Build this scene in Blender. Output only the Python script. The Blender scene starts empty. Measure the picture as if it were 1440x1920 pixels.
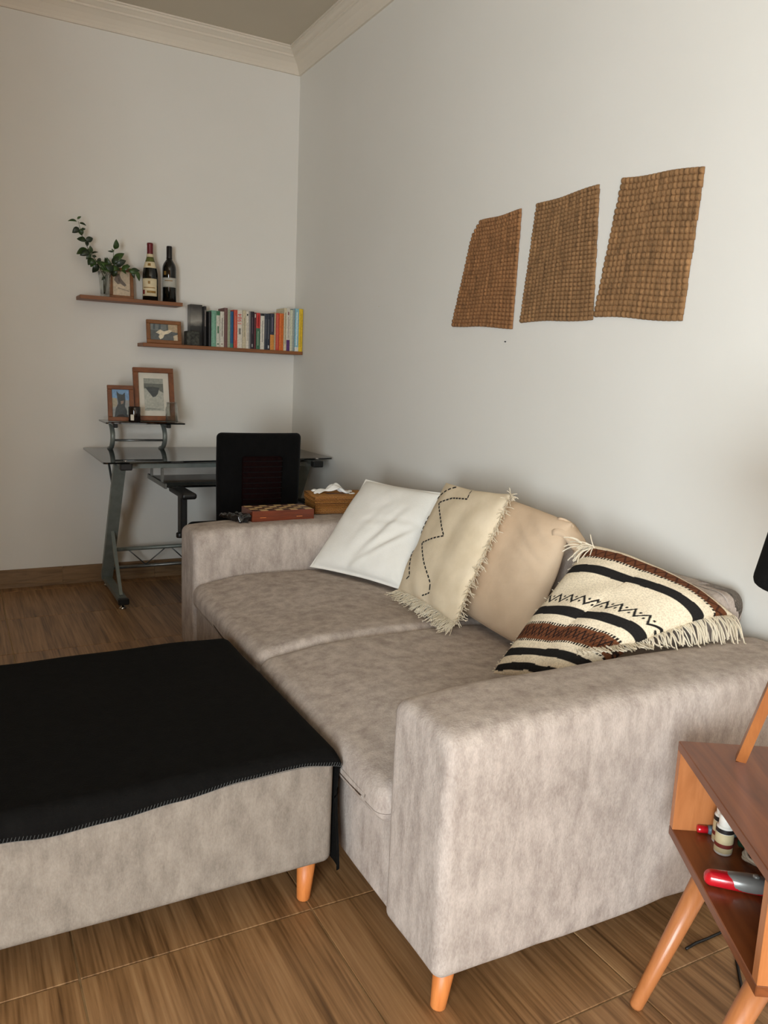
import bpy, bmesh, math, random
from mathutils import Vector, Matrix, noise
from math import sin, cos, pi, sqrt, atan2, radians

random.seed(7)
scene = bpy.context.scene
COL = scene.collection

# ---------------------------------------------------------------- camera
YAW, PITCH, ROLL, FPX = 0.4992, 0.1691, 0.0438, 1483.0
CAM = Vector((-1.8355, -4.6052, 1.215))
fw = Vector((sin(YAW) * cos(PITCH), cos(YAW) * cos(PITCH), -sin(PITCH)))
rt = Vector((cos(YAW), -sin(YAW), 0)); up = rt.cross(fw)
rt2 = rt * cos(ROLL) + up * sin(ROLL); up2 = up * cos(ROLL) - rt * sin(ROLL)
cam_data = bpy.data.cameras.new('camera'); cam = bpy.data.objects.new('camera', cam_data); COL.objects.link(cam)
cam_data.sensor_fit = 'HORIZONTAL'; cam_data.sensor_width = 36.0; cam_data.lens = 36.0 * FPX / 1440.0
cam_data.clip_start = 0.02
m = Matrix((rt2, up2, -fw)).transposed().to_4x4(); m.translation = CAM; cam.matrix_world = m
scene.camera = cam

# ---------------------------------------------------------------- world, daylight, exposure
world = bpy.data.worlds.new('sky'); scene.world = world; world.use_nodes = True
bgn = world.node_tree.nodes['Background']; bgn.inputs[0].default_value = (0.75, 0.85, 1.0, 1); bgn.inputs[1].default_value = 0.6
WX, WY0, WY1, WZ0, WZ1 = -3.60, -8.00, -5.30, 0.05, 2.05      # glazed door in the left wall, behind the camera
ld = bpy.data.lights.new('daylight', 'AREA'); ld.shape = 'RECTANGLE'; ld.size = WZ1 - WZ0; ld.size_y = WY1 - WY0
ld.energy = 412; ld.color = (0.89, 0.985, 1.035)
lo = bpy.data.objects.new('daylight', ld); COL.objects.link(lo)
lo.location = (WX - .115, (WY0 + WY1) / 2, (WZ0 + WZ1) / 2); lo.rotation_euler = (0, radians(-90), 0)
vs = scene.view_settings; vs.view_transform = 'Standard'; vs.look = 'None'; vs.exposure = 0.0; vs.gamma = 1.0; vs.use_curve_mapping = False

# ---------------------------------------------------------------- materials
def lin(c):
    return tuple(((v / 255) / 12.92 if v / 255 <= .04045 else ((v / 255 + .055) / 1.055) ** 2.4) for v in c)
def L4(c): return (*lin(c), 1)
class NT:
    def __init__(s, name):
        s.m = bpy.data.materials.new(name); s.m.use_nodes = True; s.t = s.m.node_tree; s.b = s.t.nodes['Principled BSDF']
    def n(s, typ, **kw):
        x = s.t.nodes.new(typ)
        for k, v in kw.items():
            if k in x.inputs.keys(): x.inputs[k].default_value = v
            else: setattr(x, k, v)
        return x
    def l(s, a, b): s.t.links.new(a, b)
    def coords(s, scale=(1, 1, 1), kind='Object', rand=False):
        tc = s.n('ShaderNodeTexCoord'); mp = s.n('ShaderNodeMapping'); mp.inputs['Scale'].default_value = scale
        s.l(tc.outputs[kind], mp.inputs['Vector'])
        if rand:
            oi = s.n('ShaderNodeObjectInfo'); mu = s.n('ShaderNodeVectorMath', operation='SCALE'); mu.inputs[0].default_value = (17.3, 9.1, 5.7)
            s.l(oi.outputs['Random'], mu.inputs['Scale']); s.l(mu.outputs[0], mp.inputs['Location'])
        return mp.outputs[0]
    def ramp(s, fac, stops):
        r = s.n('ShaderNodeValToRGB'); e = r.color_ramp.elements
        while len(e) < len(stops): e.new(.5)
        for i, (p, c) in enumerate(stops): e[i].position = p; e[i].color = L4(c)
        s.l(fac, r.inputs[0]); return r.outputs[0]
    def bump(s, height, strength=.3, dist=.005):
        b = s.n('ShaderNodeBump'); b.inputs['Strength'].default_value = strength; b.inputs['Distance'].default_value = dist
        s.l(height, b.inputs['Height']); s.l(b.outputs[0], s.b.inputs['Normal'])
def plain(name, c, rough=.6, metal=0., var=.06, scale=30., spec=.5, coat=0):
    k = NT(name); d = tuple(max(0, v * (1 - var)) for v in c); u = tuple(min(255, v * (1 + var)) for v in c)
    nz = k.n('ShaderNodeTexNoise', Scale=scale, Detail=3.); k.l(k.coords(), nz.inputs['Vector'])
    k.l(k.ramp(nz.outputs[0], [(.3, d), (.7, u)]), k.b.inputs['Base Color'])
    k.b.inputs['Roughness'].default_value = rough; k.b.inputs['Metallic'].default_value = metal
    k.b.inputs['Specular IOR Level'].default_value = spec; k.b.inputs['Coat Weight'].default_value = coat
    return k.m
def glass(name, c=(255, 255, 255), rough=0.0, ior=1.45):
    k = NT(name); k.b.inputs['Base Color'].default_value = L4(c); k.b.inputs['Transmission Weight'].default_value = 1
    k.b.inputs['Roughness'].default_value = rough; k.b.inputs['IOR'].default_value = ior; return k.m
def fabric(name, c1, c2, mott=9., weave=420., bump=.25, rough=.9, sheen=.3, streak=(1, 1, .42)):
    k = NT(name); v = k.coords(streak); v2 = k.coords()
    a = k.n('ShaderNodeTexNoise', Scale=mott, Detail=8., Roughness=.72); k.l(v, a.inputs['Vector'])
    b = k.n('ShaderNodeTexNoise', Scale=weave, Detail=2.); k.l(v, b.inputs['Vector'])
    f = k.n('ShaderNodeMath', operation='MULTIPLY_ADD'); f.inputs[1].default_value = .22; k.l(b.outputs[0], f.inputs[0])
    g = k.n('ShaderNodeMath', operation='MULTIPLY'); g.inputs[1].default_value = .8; k.l(a.outputs[0], g.inputs[0]); k.l(g.outputs[0], f.inputs[2])
    k.l(k.ramp(f.outputs[0], [(.36, c1), (.64, c2)]), k.b.inputs['Base Color'])
    k.b.inputs['Roughness'].default_value = rough; k.b.inputs['Sheen Weight'].default_value = sheen; k.b.inputs['Specular IOR Level'].default_value = .08
    c = k.n('ShaderNodeTexNoise', Scale=weave * .6, Detail=3.); k.l(v2, c.inputs['Vector']); k.bump(c.outputs[0], bump, .003)
    return k.m
def wood(name, stops, stretch, scale=6., rough=.4, rand=True, bump=.08, coat=0., dist=1.2):
    k = NT(name); v = k.coords(stretch, rand=rand)
    a = k.n('ShaderNodeTexNoise', Scale=scale, Detail=8., Roughness=.6, Distortion=dist); k.l(v, a.inputs['Vector'])
    k.l(k.ramp(a.outputs[0], stops), k.b.inputs['Base Color']); k.b.inputs['Roughness'].default_value = rough
    k.b.inputs['Coat Weight'].default_value = coat; k.b.inputs['Coat Roughness'].default_value = .15
    k.bump(a.outputs[0], bump, .002); return k.m
M = {}
def wallmat():
    k = NT('painted_plaster'); v = k.coords()
    a = k.n('ShaderNodeTexNoise', Scale=1.3, Detail=4.); k.l(v, a.inputs['Vector'])
    k.l(k.ramp(a.outputs[0], [(.3, (227, 224, 216)), (.7, (231, 228, 221))]), k.b.inputs['Base Color'])
    k.b.inputs['Roughness'].default_value = .75; k.b.inputs['Specular IOR Level'].default_value = .25
    b = k.n('ShaderNodeTexNoise', Scale=45., Detail=5.); k.l(v, b.inputs['Vector']); k.bump(b.outputs[0], .06, .004)
    return k.m
M['wall'] = wallmat()
M['wall_bounce'] = plain('warm_bounce_paint', (136, 92, 48), .8, var=.01, scale=2)  # invented colour for unseen walls, warms and dims the bounced light
M['blocker_tan'] = plain('tan_blocker_paint', (174, 150, 114), .8, var=.01, scale=2)  # for the added light-blocking wall, tone picked for its bounce
M['ceil'] = plain('ceiling_paint', (200, 190, 171), .85, var=.01, scale=2)
M['cornice'] = plain('cornice_paint', (226, 216, 200), .7, var=.01, scale=3)
def tilemat():
    k = NT('wood_look_tile'); v = k.coords((13, .6, 1), rand=True); v2 = k.coords((85, 2.6, 1), rand=True)
    a = k.n('ShaderNodeTexNoise', Scale=1.6, Detail=7., Roughness=.62, Distortion=.9); k.l(v, a.inputs['Vector'])
    b = k.n('ShaderNodeTexNoise', Scale=1.5, Detail=4.); k.l(v2, b.inputs['Vector'])
    f = k.n('ShaderNodeMath', operation='MULTIPLY_ADD'); f.inputs[1].default_value = .45; k.l(b.outputs[0], f.inputs[0])
    g = k.n('ShaderNodeMath', operation='MULTIPLY'); g.inputs[1].default_value = .6; k.l(a.outputs[0], g.inputs[0]); k.l(g.outputs[0], f.inputs[2])
    k.l(k.ramp(f.outputs[0], [(.33, (70, 47, 27)), (.44, (118, 85, 52)), (.55, (149, 111, 73)), (.68, (171, 133, 92))]), k.b.inputs['Base Color'])
    k.b.inputs['Roughness'].default_value = .42; k.bump(f.outputs[0], .12, .002); return k.m
M['tile'] = tilemat()
M['grout'] = plain('grout', (176, 150, 112), .9)
M['skirt'] = wood('skirting_tile', [(.3, (104, 80, 54)), (.5, (128, 100, 69)), (.7, (142, 112, 80))], (1, 8, 10), 4, .5)
M['sofa'] = fabric('sofa_velour', (152, 139, 130), (195, 182, 172), 24., 340., .4, sheen=0)
M['ottoman'] = fabric('sofa_velour_shaded', (126, 116, 106), (159, 148, 136), 24., 340., .4, sheen=0)  # the sofa's velour made darker, standing in for a shadow over the ottoman
M['black_wool'] = fabric('black_fleece', (13, 12, 11), (19, 18, 17), 30., 500., .35, sheen=0)
M['stitch'] = plain('grey_thread', (84, 85, 84), .9)
M['legwood'] = wood('orange_leg_wood', [(.3, (196, 112, 52)), (.7, (222, 140, 76))], (6, 6, 1), 5, .45)
M['cherry'] = wood('cherry_wood_shaded', [(.25, (92, 46, 20)), (.5, (122, 66, 32)), (.75, (144, 82, 42))], (1, 10, 10), 2.2, .38, rand=False, coat=.2)  # wood tone darkened to include the shade lying on the table top
M['cherry_leg'] = wood('cherry_leg_wood', [(.25, (164, 98, 52)), (.75, (190, 122, 72))], (9, 9, 1), 4, .4, coat=.2)
M['shelfwood'] = wood('shelf_wood', [(.25, (112, 66, 34)), (.75, (150, 94, 52))], (1, 12, 12), 4, .5)
M['framewood'] = wood('frame_wood', [(.25, (112, 68, 32)), (.75, (150, 96, 50))], (4, 4, 4), 4, .45)
M['framewood2'] = wood('frame_wood_red', [(.25, (96, 52, 24)), (.75, (136, 78, 38))], (4, 4, 4), 4, .45)
M['black_glass'] = plain('smoked_black_glass', (10, 12, 12), .03, spec=.6, var=0)
M['edge_glass'] = plain('glass_edge', (16, 24, 22), .1)
M['steel'] = plain('grey_powder_steel', (124, 130, 124), .42, .3, var=.05)
M['rod'] = plain('brushed_rod', (120, 122, 120), .35, .8)
M['black_plastic'] = plain('black_plastic', (14, 14, 14), .45, var=.1)
M['black_cloth'] = fabric('black_chair_cloth', (9, 9, 9), (16, 15, 15), 40., 600., .3, sheen=.05)
M['chrome'] = plain('chrome', (200, 200, 200), .12, 1.)
M['paper'] = plain('paper', (222, 214, 196), .9)
M['pages'] = plain('page_edges', (206, 194, 168), .95, var=.1, scale=200)
M['mat_white'] = plain('mat_board', (214, 208, 194), .9, var=.02)

# ---------------------------------------------------------------- mesh helpers
def mk(name, verts, faces, mat, parent=None, smooth=False, loc=None):
    me = bpy.data.meshes.new(name); me.from_pydata([tuple(v) for v in verts], [], faces); me.update()
    bm = bmesh.new(); bm.from_mesh(me); bmesh.ops.recalc_face_normals(bm, faces=bm.faces); bm.to_mesh(me); bm.free()
    if smooth: me.polygons.foreach_set('use_smooth', [True] * len(me.polygons))
    if mat is not None: me.materials.append(M[mat] if isinstance(mat, str) else mat)
    o = bpy.data.objects.new(name, me); COL.objects.link(o)
    if parent is not None: o.parent = parent
    if loc is not None: o.location = loc
    return o
class MB:
    def __init__(s): s.v = []; s.f = []
    def add(s, v, f):
        o = len(s.v); s.v += [Vector(p) for p in v]; s.f += [tuple(i + o for i in q) for q in f]; return s
    def box(s, x0, x1, y0, y1, z0, z1, T=None):
        v = [Vector((x, y, z)) for x in (x0, x1) for y in (y0, y1) for z in (z0, z1)]
        if T: v = [T @ p for p in v]
        return s.add(v, [(0, 1, 3, 2), (4, 6, 7, 5), (0, 4, 5, 1), (2, 3, 7, 6), (0, 2, 6, 4), (1, 5, 7, 3)])
    def bbox(s, x0, x1, y0, y1, z0, z1, b=.002, T=None):      # chamfered box
        lo = (x0, y0, z0); hi = (x1, y1, z1); idx = {}; V = []
        def vid(sx, sy, sz, ax):
            key = (sx, sy, sz, ax)
            if key not in idx:
                p = []
                for i, sg in enumerate((sx, sy, sz)):
                    e = hi[i] if sg > 0 else lo[i]
                    p.append(e if i == ax else e - sg * b)
                p = Vector(p); V.append(T @ p if T else p); idx[key] = len(V) - 1
            return idx[key]
        F = []
        for ax in range(3):
            o1, o2 = [i for i in range(3) if i != ax]
            for sg in (-1, 1):
                q = []
                for a, c in ((-1, -1), (1, -1), (1, 1), (-1, 1)):
                    t = [0, 0, 0]; t[ax] = sg; t[o1] = a; t[o2] = c; q.append(vid(*t, ax))
                F.append(tuple(q))
        for ax in range(3):
            o1, o2 = [i for i in range(3) if i != ax]
            for a in (-1, 1):
                for c in (-1, 1):
                    t0 = [0, 0, 0]; t0[ax] = -1; t0[o1] = a; t0[o2] = c; t1 = list(t0); t1[ax] = 1
                    F.append((vid(*t0, o1), vid(*t1, o1), vid(*t1, o2), vid(*t0, o2)))
        for sx in (-1, 1):
            for sy in (-1, 1):
                for sz in (-1, 1): F.append((vid(sx, sy, sz, 0), vid(sx, sy, sz, 1), vid(sx, sy, sz, 2)))
        return s.add(V, F)
    def tube(s, pts, r, n=10, caps=True, flat=None):
        pts = [Vector(p) for p in pts]; rr = r if isinstance(r, (list, tuple)) else [r] * len(pts); rings = []; u = None
        for i, p in enumerate(pts):
            d = (pts[min(i + 1, len(pts) - 1)] - pts[max(i - 1, 0)]).normalized()
            if u is None: u = d.orthogonal().normalized()
            else:
                u = u - d * u.dot(d)
                u = u.normalized() if u.length > 1e-6 else d.orthogonal().normalized()
            w = d.cross(u); rings.append([p + (u * cos(2 * pi * k / n) + w * sin(2 * pi * k / n)) * rr[i] for k in range(n)])
        v = [q for ring in rings for q in ring]; f = []
        for i in range(len(pts) - 1):
            for k in range(n): f.append((i * n + k, i * n + (k + 1) % n, (i + 1) * n + (k + 1) % n, (i + 1) * n + k))
        if caps: f.append(tuple(range(n))); f.append(tuple(range((len(pts) - 1) * n, len(pts) * n)))
        return s.add(v, f)
    def bar(s, a, b, w, h, side=(0, 0, 1)):
        a, b = Vector(a), Vector(b); d = (b - a).normalized(); sd = Vector(side); x = d.cross(sd).normalized(); y = x.cross(d)
        v = [p + x * (sx * w / 2) + y * (sy * h / 2) for p in (a, b) for sx, sy in ((-1, -1), (1, -1), (1, 1), (-1, 1))]
        return s.add(v, [(0, 1, 2, 3), (4, 7, 6, 5), (0, 4, 5, 1), (1, 5, 6, 2), (2, 6, 7, 3), (3, 7, 4, 0)])
    def lathe(s, prof, n=24, c=(0, 0, 0), caps=True):
        c = Vector(c); v = []; f = []
        for r, z in prof: v += [c + Vector((r * cos(2 * pi * k / n), r * sin(2 * pi * k / n), z)) for k in range(n)]
        for i in range(len(prof) - 1):
            for k in range(n): f.append((i * n + k, i * n + (k + 1) % n, (i + 1) * n + (k + 1) % n, (i + 1) * n + k))
        if caps: f.append(tuple(range(n))); f.append(tuple(range((len(prof) - 1) * n, len(prof) * n)))
        return s.add(v, f)
    def prism(s, poly, h0, h1, ax=2):
        def P(a, b, h): return {2: (a, b, h), 1: (a, h, b), 0: (h, a, b)}[ax]
        n = len(poly); v = [P(a, b, h0) for a, b in poly] + [P(a, b, h1) for a, b in poly]
        return s.add(v, [tuple(range(n)), tuple(range(n, 2 * n))] + [(i, (i + 1) % n, n + (i + 1) % n, n + i) for i in range(n)])
    def build(s, name, mat, parent=None, smooth=False, loc=None): return mk(name, s.v, s.f, mat, parent, smooth, loc)
def softbox(lo, hi, r, m=8, deform=None, nr=4):
    """box with rounded edges on a dense grid"""
    c = [(a + b) / 2 for a, b in zip(lo, hi)]; hh = [(b - a) / 2 for a, b in zip(lo, hi)]
    ax = []
    for h in hh:
        rr = min(r, h * .98); e = [rr * k / nr for k in range(nr + 1)]
        inner = [-(h - rr) + 2 * (h - rr) * k / m for k in range(1, m)]
        ax.append([-h + t for t in e] + inner + [h - t for t in reversed(e)])
    idx = {}; V = []; F = []
    def vid(i, j, k):
        key = (i, j, k)
        if key not in idx:
            p = Vector((ax[0][i], ax[1][j], ax[2][k])); q = Vector([max(-(h - min(r, h * .98)), min(h - min(r, h * .98), t)) for h, t in zip(hh, p)])
            d = p - q
            if d.length > 1e-9: p = q + d.normalized() * min(r, min(hh) * .98)
            p = p + Vector(c)
            if deform: p = Vector(deform(p))
            V.append(p); idx[key] = len(V) - 1
        return idx[key]
    N = [len(a) - 1 for a in ax]
    for i in range(N[0]):
        for j in range(N[1]):
            F.append((vid(i, j, 0), vid(i + 1, j, 0), vid(i + 1, j + 1, 0), vid(i, j + 1, 0)))
            F.append((vid(i, j, N[2]), vid(i + 1, j, N[2]), vid(i + 1, j + 1, N[2]), vid(i, j + 1, N[2])))
    for i in range(N[0]):
        for k in range(N[2]):
            F.append((vid(i, 0, k), vid(i + 1, 0, k), vid(i + 1, 0, k + 1), vid(i, 0, k + 1)))
            F.append((vid(i, N[1], k), vid(i + 1, N[1], k), vid(i + 1, N[1], k + 1), vid(i, N[1], k + 1)))
    for j in range(N[1]):
        for k in range(N[2]):
            F.append((vid(0, j, k), vid(0, j + 1, k), vid(0, j + 1, k + 1), vid(0, j, k + 1)))
            F.append((vid(N[0], j, k), vid(N[0], j + 1, k), vid(N[0], j + 1, k + 1), vid(N[0], j, k + 1)))
    return V, F
def soft(name, lo, hi, r, mat, parent=None, m=8, deform=None):
    v, f = softbox(lo, hi, r, m, deform); return mk(name, v, f, mat, parent, True)
def empty(name, loc=(0, 0, 0), rot=(0, 0, 0)):
    o = bpy.data.objects.new(name, None); o.empty_display_size = .05; COL.objects.link(o); o.location = loc; o.rotation_euler = rot; return o
def tag(o, label, cat, group=None):
    o['label'] = label; o['category'] = cat
    if group: o['group'] = group
    return o
def struct(o): o['kind'] = 'structure'; return o
def nz(p, s): return noise.noise(Vector(p) * s)

# ---------------------------------------------------------------- room shell
XL, YF, HC = WX, -8.3, 3.015
T0 = .503; TX0 = -1.664; TY0 = -3.1045
fl = struct(MB().box(XL, 0, YF, 0, -.12, -.0035).build('floor', 'grout'))
tile_me = None
for i in range(-4, 4):
    for j in range(-11, 7):
        x0, y0 = TX0 + i * T0, TY0 + j * T0; g = .0018; x1, y1 = x0 + T0, y0 + T0
        a, b, c, d = max(x0 + g, XL), min(x1 - g, 0), max(y0 + g, YF), min(y1 - g, 0)
        if b - a < .01 or d - c < .01: continue
        full = b - a > T0 - .005 and d - c > T0 - .005
        if full and tile_me:
            o = bpy.data.objects.new('tile', tile_me); COL.objects.link(o); o.parent = fl
        else:
            hx, hy = (b - a) / 2, (d - c) / 2
            o = MB().bbox(-hx, hx, -hy, hy, -.0115, 0, .0012).build('tile', 'tile', fl)
            if full: tile_me = o.data
        o.location = ((a + b) / 2, (c + d) / 2, 0)
struct(MB().box(XL - .12, .12, 0, .12, -.12, HC + .1).build('wall_back', 'wall'))
struct(MB().box(0, .12, YF, 0, -.12, HC + .1).build('wall_right', 'wall'))
wl = MB(); wl.box(XL - .16, XL, WY1, 0, -.12, HC + .1); wl.box(XL - .16, XL, YF, WY0, -.12, HC + .1); wl.box(XL - .16, XL, WY0, WY1, WZ1, HC + .1); wl.box(XL - .16, XL, WY0, WY1, -.12, WZ0)
struct(wl.build('wall_left', 'wall_bounce'))
struct(MB().box(XL, -2.80, -3.75, 0, -.0035, HC).build('wall_light_blocker', 'blocker_tan'))      # added unseen wall that keeps window light off the back wall
struct(MB().box(XL - .16, .12, YF - .12, YF, -.12, HC + .1).build('wall_front', 'wall_bounce'))
struct(MB().box(XL, 0, YF, 0, HC, HC + .1).build('ceiling', 'ceil'))
M['pane'] = glass('window_glass'); M['white_paint'] = plain('white_frame_paint', (225, 225, 220), .5, var=.02)
wn = MB(); fwid = .05; xa, xb = XL - .10, XL - .05; NP = 3
for k in range(NP + 1):
    y = WY0 + (WY1 - WY0 - fwid) * k / NP; wn.box(xa, xb, y, y + fwid, WZ0, WZ1)
wn.box(xa, xb, WY0, WY1, WZ0, WZ0 + fwid); wn.box(xa, xb, WY0, WY1, WZ1 - fwid, WZ1)
w1 = struct(wn.build('window_1', 'white_paint'))
for k in range(NP):
    y = WY0 + (WY1 - WY0 - fwid) * k / NP + fwid
    MB().box(XL - .14, XL - .135, y, y + (WY1 - WY0 - fwid) / NP - fwid, WZ0 + fwid, WZ1 - fwid).build('pane', 'pane', w1)
# cornice: stepped cove along the back and right walls
prof = [(0, -.113), (.012, -.113), (.016, -.1), (.024, -.085), (.04, -.064), (.062, -.046), (.07, -.043), (.07, -.034), (.078, -.03), (.09, -.022), (.098, -.019), (.098, -.009), (.106, -.008), (.106, 0), (0, 0)]
def cornice(name, along):
    v = []
    for s in (0, 1):
        for d, z in prof:
            if along == 'x': v.append((-d if s else XL + d * 0, -d, HC + z))
            else: v.append((-d, -d if s else YF, HC + z))
    n = len(prof); f = [(i, (i + 1) % n, n + (i + 1) % n, n + i) for i in range(n)] + [tuple(range(n)), tuple(range(n, 2 * n))]
    return struct(mk(name, v, f, 'cornice'))
cornice('trim_1', 'x'); cornice('trim_2', 'y')
# skirting made of tile lengths
def skirting(name, along, a, b, sh):
    base = MB()
    if along == 'x': base.box(a, b, -.008, 0, 0, .094)
    else: base.box(-.008, 0, a, b, 0, .094)
    base = struct(base.build(name, 'grout')); k = a; first = True
    while k < b - .02:
        e = min(b, k + (sh if first else T0)); first = False; mb = MB()
        pf = [(0, .0005), (-.017, .0005), (-.017, .022), (-.0125, .026), (-.0125, .096), (-.009, .1), (0, .1)]
        n = len(pf); v = []
        for t in (k + .001, e - .001): v += [(t, p, z) if along == 'x' else (p, t, z) for p, z in pf]
        mb.add(v, [(i, (i + 1) % n, n + (i + 1) % n, n + i) for i in range(n)] + [tuple(range(n)), tuple(range(n, 2 * n))])
        mb.build('skirting_tile', 'skirt', base); k = e
skirting('baseboard_back', 'x', XL, -.02, .5 - ((-1.66 - XL) % T0) + .17)
skirting('baseboard_right', 'y', YF, -.001, .3)

# ---------------------------------------------------------------- sofa
# local frame: x = depth (0 front, SD back), y = length (0 near end, SL far end); the sofa stands a degree off the wall
SD, SL, AW = 1.045, 2.08, .220
sofa = tag(empty('sofa', (-1.0885, -3.5174, 0), (0, 0, -.0196)), 'grey velour two-seat sofa with square arms against the right wall', 'sofa')
SM = Matrix.Translation(sofa.location) @ Matrix.Rotation(-.0196, 4, 'Z')
def armf(seed, seed_y):
    def f(p):
        q = p + noise.noise_vector(p * 4.0 + Vector((seed, 0, 0))) * .004
        if p.z > .3:
            q.z += .006 * sin(p.x * 2.6) - .010 * max(0, 1 - p.x * 7)
            if p.z > .5: e_ = abs((p.y - seed_y) / (AW / 2)); q.z -= .014 * max(0, e_ - .45) ** 2 / .3
        if p.z < .14: q.z += .006 * noise.noise(p * 9.0)
        return q
    return f
soft('arm', (0, 0, .092), (SD - .004, AW, .597), .024, 'sofa', sofa, 14, armf(0, AW / 2))
soft('arm', (0, SL - AW, .092), (SD - .004, SL, .605), .026, 'sofa', sofa, 14, armf(4, SL - AW / 2))
soft('base', (.012, AW - .004, .098), (SD - .008, SL - AW + .004, .30), .012, 'sofa', sofa, 10, lambda p: p + noise.noise_vector(p * 5) * .003)
def backf(p):
    q = p + noise.noise_vector(p * 4.0) * .005
    if p.x < SD - .08: q.x += max(0, p.z - .3) * .17
    return q
soft('backrest', (SD - .185, AW + .004, .28), (SD - .006, SL - AW - .004, .700), .045, 'sofa', sofa, 12, backf)
def cushf(seed):
    def f(p):
        q = p.copy(); fx = p.x / .86
        if p.z > .34:
            q.z += .010 * noise.noise(p * 3.2 + Vector((seed, 0, 0))) + .014 * max(0, sin(pi * min(1, max(0, fx)))) - .016 * max(0, 1 - fx * 5)
        q.z += .008 * (p.y - 1.04)
        q.x += .005 * noise.noise(p * 5 + Vector((seed, 3, 0)))
        return q
    return f
for k, (a, b) in enumerate(((AW + .003, 1.038), (1.042, SL - AW - .003))):
    cu = soft('seat_cushion', (-.012, a, .292), (SD - .19, b, .404), .036, 'sofa', sofa, 20, cushf(k * 5.1))
def taper_leg(parent, name, top, foot, r0, r1, mat, n=20):
    MB().tube([top, tuple(top[i] + (foot[i] - top[i]) * .97 for i in range(3)), foot], [r0, r1 * 1.02, r1 * .9], n).build(name, mat, parent, True)
for lx in (.05, SD - .06):
    for ly in (.045, SL - .05):
        taper_leg(sofa, 'leg', (lx, ly, .106), (lx - (.012 if lx < .5 else 0), ly, .0005), .023, .0155, 'legwood')
MB().lathe([(.0035, 0), (.004, .001), (.002, .0025)], 8).build('crumb', 'black_plastic', sofa, loc=(.2, 1.60, .409))

# ---------------------------------------------------------------- ottoman and throw
OX0, OX1, OY0, OY1, OZ = -2.12, -1.111, -3.105, -2.27, .378
ott = tag(empty('ottoman', ((OX0 + OX1) / 2, (OY0 + OY1) / 2, 0)), 'large grey velour ottoman on tapered wooden legs in front of the sofa', 'ottoman')
OO = ott.location.copy()
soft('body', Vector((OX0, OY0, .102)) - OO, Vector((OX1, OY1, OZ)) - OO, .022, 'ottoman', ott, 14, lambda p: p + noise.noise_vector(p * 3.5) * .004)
for lx in (OX0 + .06, OX1 - .047):
    for ly in (OY0 + .045, OY1 - .06):
        taper_leg(ott, 'leg', Vector((lx, ly, .108)) - OO, Vector((lx - .006, ly, .0005)) - OO, .023, .0155, 'legwood')
RB = .03
def wrapc(d, R):     # arc length past the start of a rounded edge -> (outward, drop)
    if d <= 0: return d, 0.
    if d < pi * R / 2: a = d / R; return R * sin(a), R * (1 - cos(a))
    return R, R + d - pi * R / 2
hemx = [-2.2, -1.80, -1.714, -1.597, -1.472, -1.331, -1.203, -1.10]; hemz = [.345, .338, .330, .336, .346, .360, .362, .352]
def hem(x):
    if x <= hemx[0]: return hemz[0]
    for a, b, c, d in zip(hemx, hemx[1:], hemz, hemz[1:]):
        if x <= b: return c + (d - c) * (.5 - .5 * cos(pi * (x - a) / (b - a)))
    return hemz[-1]
def cloth_point(t, s, off=0.0):
    """t along x (past the right edge hangs), s in 0..1 from the front hem to the back hem"""
    top = OZ + .006 + off; out = .006 + off
    xr, yf, yb = OX1 + out - RB, OY0 - out + RB, OY1 + out - RB
    ax, dzx = wrapc(t - xr, RB); x = xr + ax
    drop_front = top - hem(min(x, -1.1)); fl_ = (pi * RB / 2 + drop_front - RB) if drop_front > RB else RB * math.acos(1 - drop_front / RB)
    fb = .17; total = fl_ + (yb - yf) + fb; d = s * total
    if d < fl_: oy, dzy = wrapc(fl_ - d, RB); y = yf - oy
    elif d < fl_ + yb - yf: oy = dzy = 0; y = yf + (d - fl_)
    else: oy, dzy = wrapc(d - fl_ - (yb - yf), RB); y = yb + oy
    z = top - max(dzx, dzy) - .35 * min(dzx, dzy)
    if dzx > RB: x += .004 * sin(y * 13) ; y += (.012 * sin(dzx * 16) if s < .2 else 0)
    if dzy > .0 or dzx > 0: pass
    z += .003 * nz((x, y, 0), 6) + (.006 * nz((x * .6, y * .6, 3), 4) if dzx == 0 and dzy == 0 else 0)
    if s > .6: y += (.010 * sin(x * 9 + 1) + .005 * sin(x * 23)) * (s - .6) / .4
    return Vector((x, y, z))
def cloth():
    nt, ns = 90, 90; v = []; f = []; t0, t1 = -2.19, OX1 + .27
    ts = [t0 + (t1 - t0) * i / nt for i in range(nt + 1)]; ss = []
    for j in range(ns + 1):
        q = j / ns; ss.append(q)
    ss = sorted(set([k / 150 * .12 for k in range(20)] + [.12 * 20 / 150 + (1 - .12 * 20 / 150) * k / 70 for k in range(71)]))
    for s in ss:
        for t in ts: v.append(cloth_point(t, s))
    W = nt + 1
    for j in range(len(ss) - 1):
        for i in range(nt): f.append((j * W + i, j * W + i + 1, (j + 1) * W + i + 1, (j + 1) * W + i))
    o = mk('throw_blanket', v, f, 'black_wool', None, True)
    sm = o.modifiers.new('thick', 'SOLIDIFY'); sm.thickness = .004; sm.offset = 1
    return o
thr = tag(cloth(), 'black fleece throw with whip-stitched hem draped over the ottoman', 'throw')
st = MB()
t = -2.15
while t < OX1 + .02:      # blanket stitching along the front hem
    p = cloth_point(t, .0, .005); q = cloth_point(t + .003, .009, .006); r_ = cloth_point(t + .0065, .0, .005)
    st.tube([p, q], .0005, 4); st.tube([p, r_], .0005, 4); t += .0065
st.build('hem_stitching', 'stitch', thr)

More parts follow.
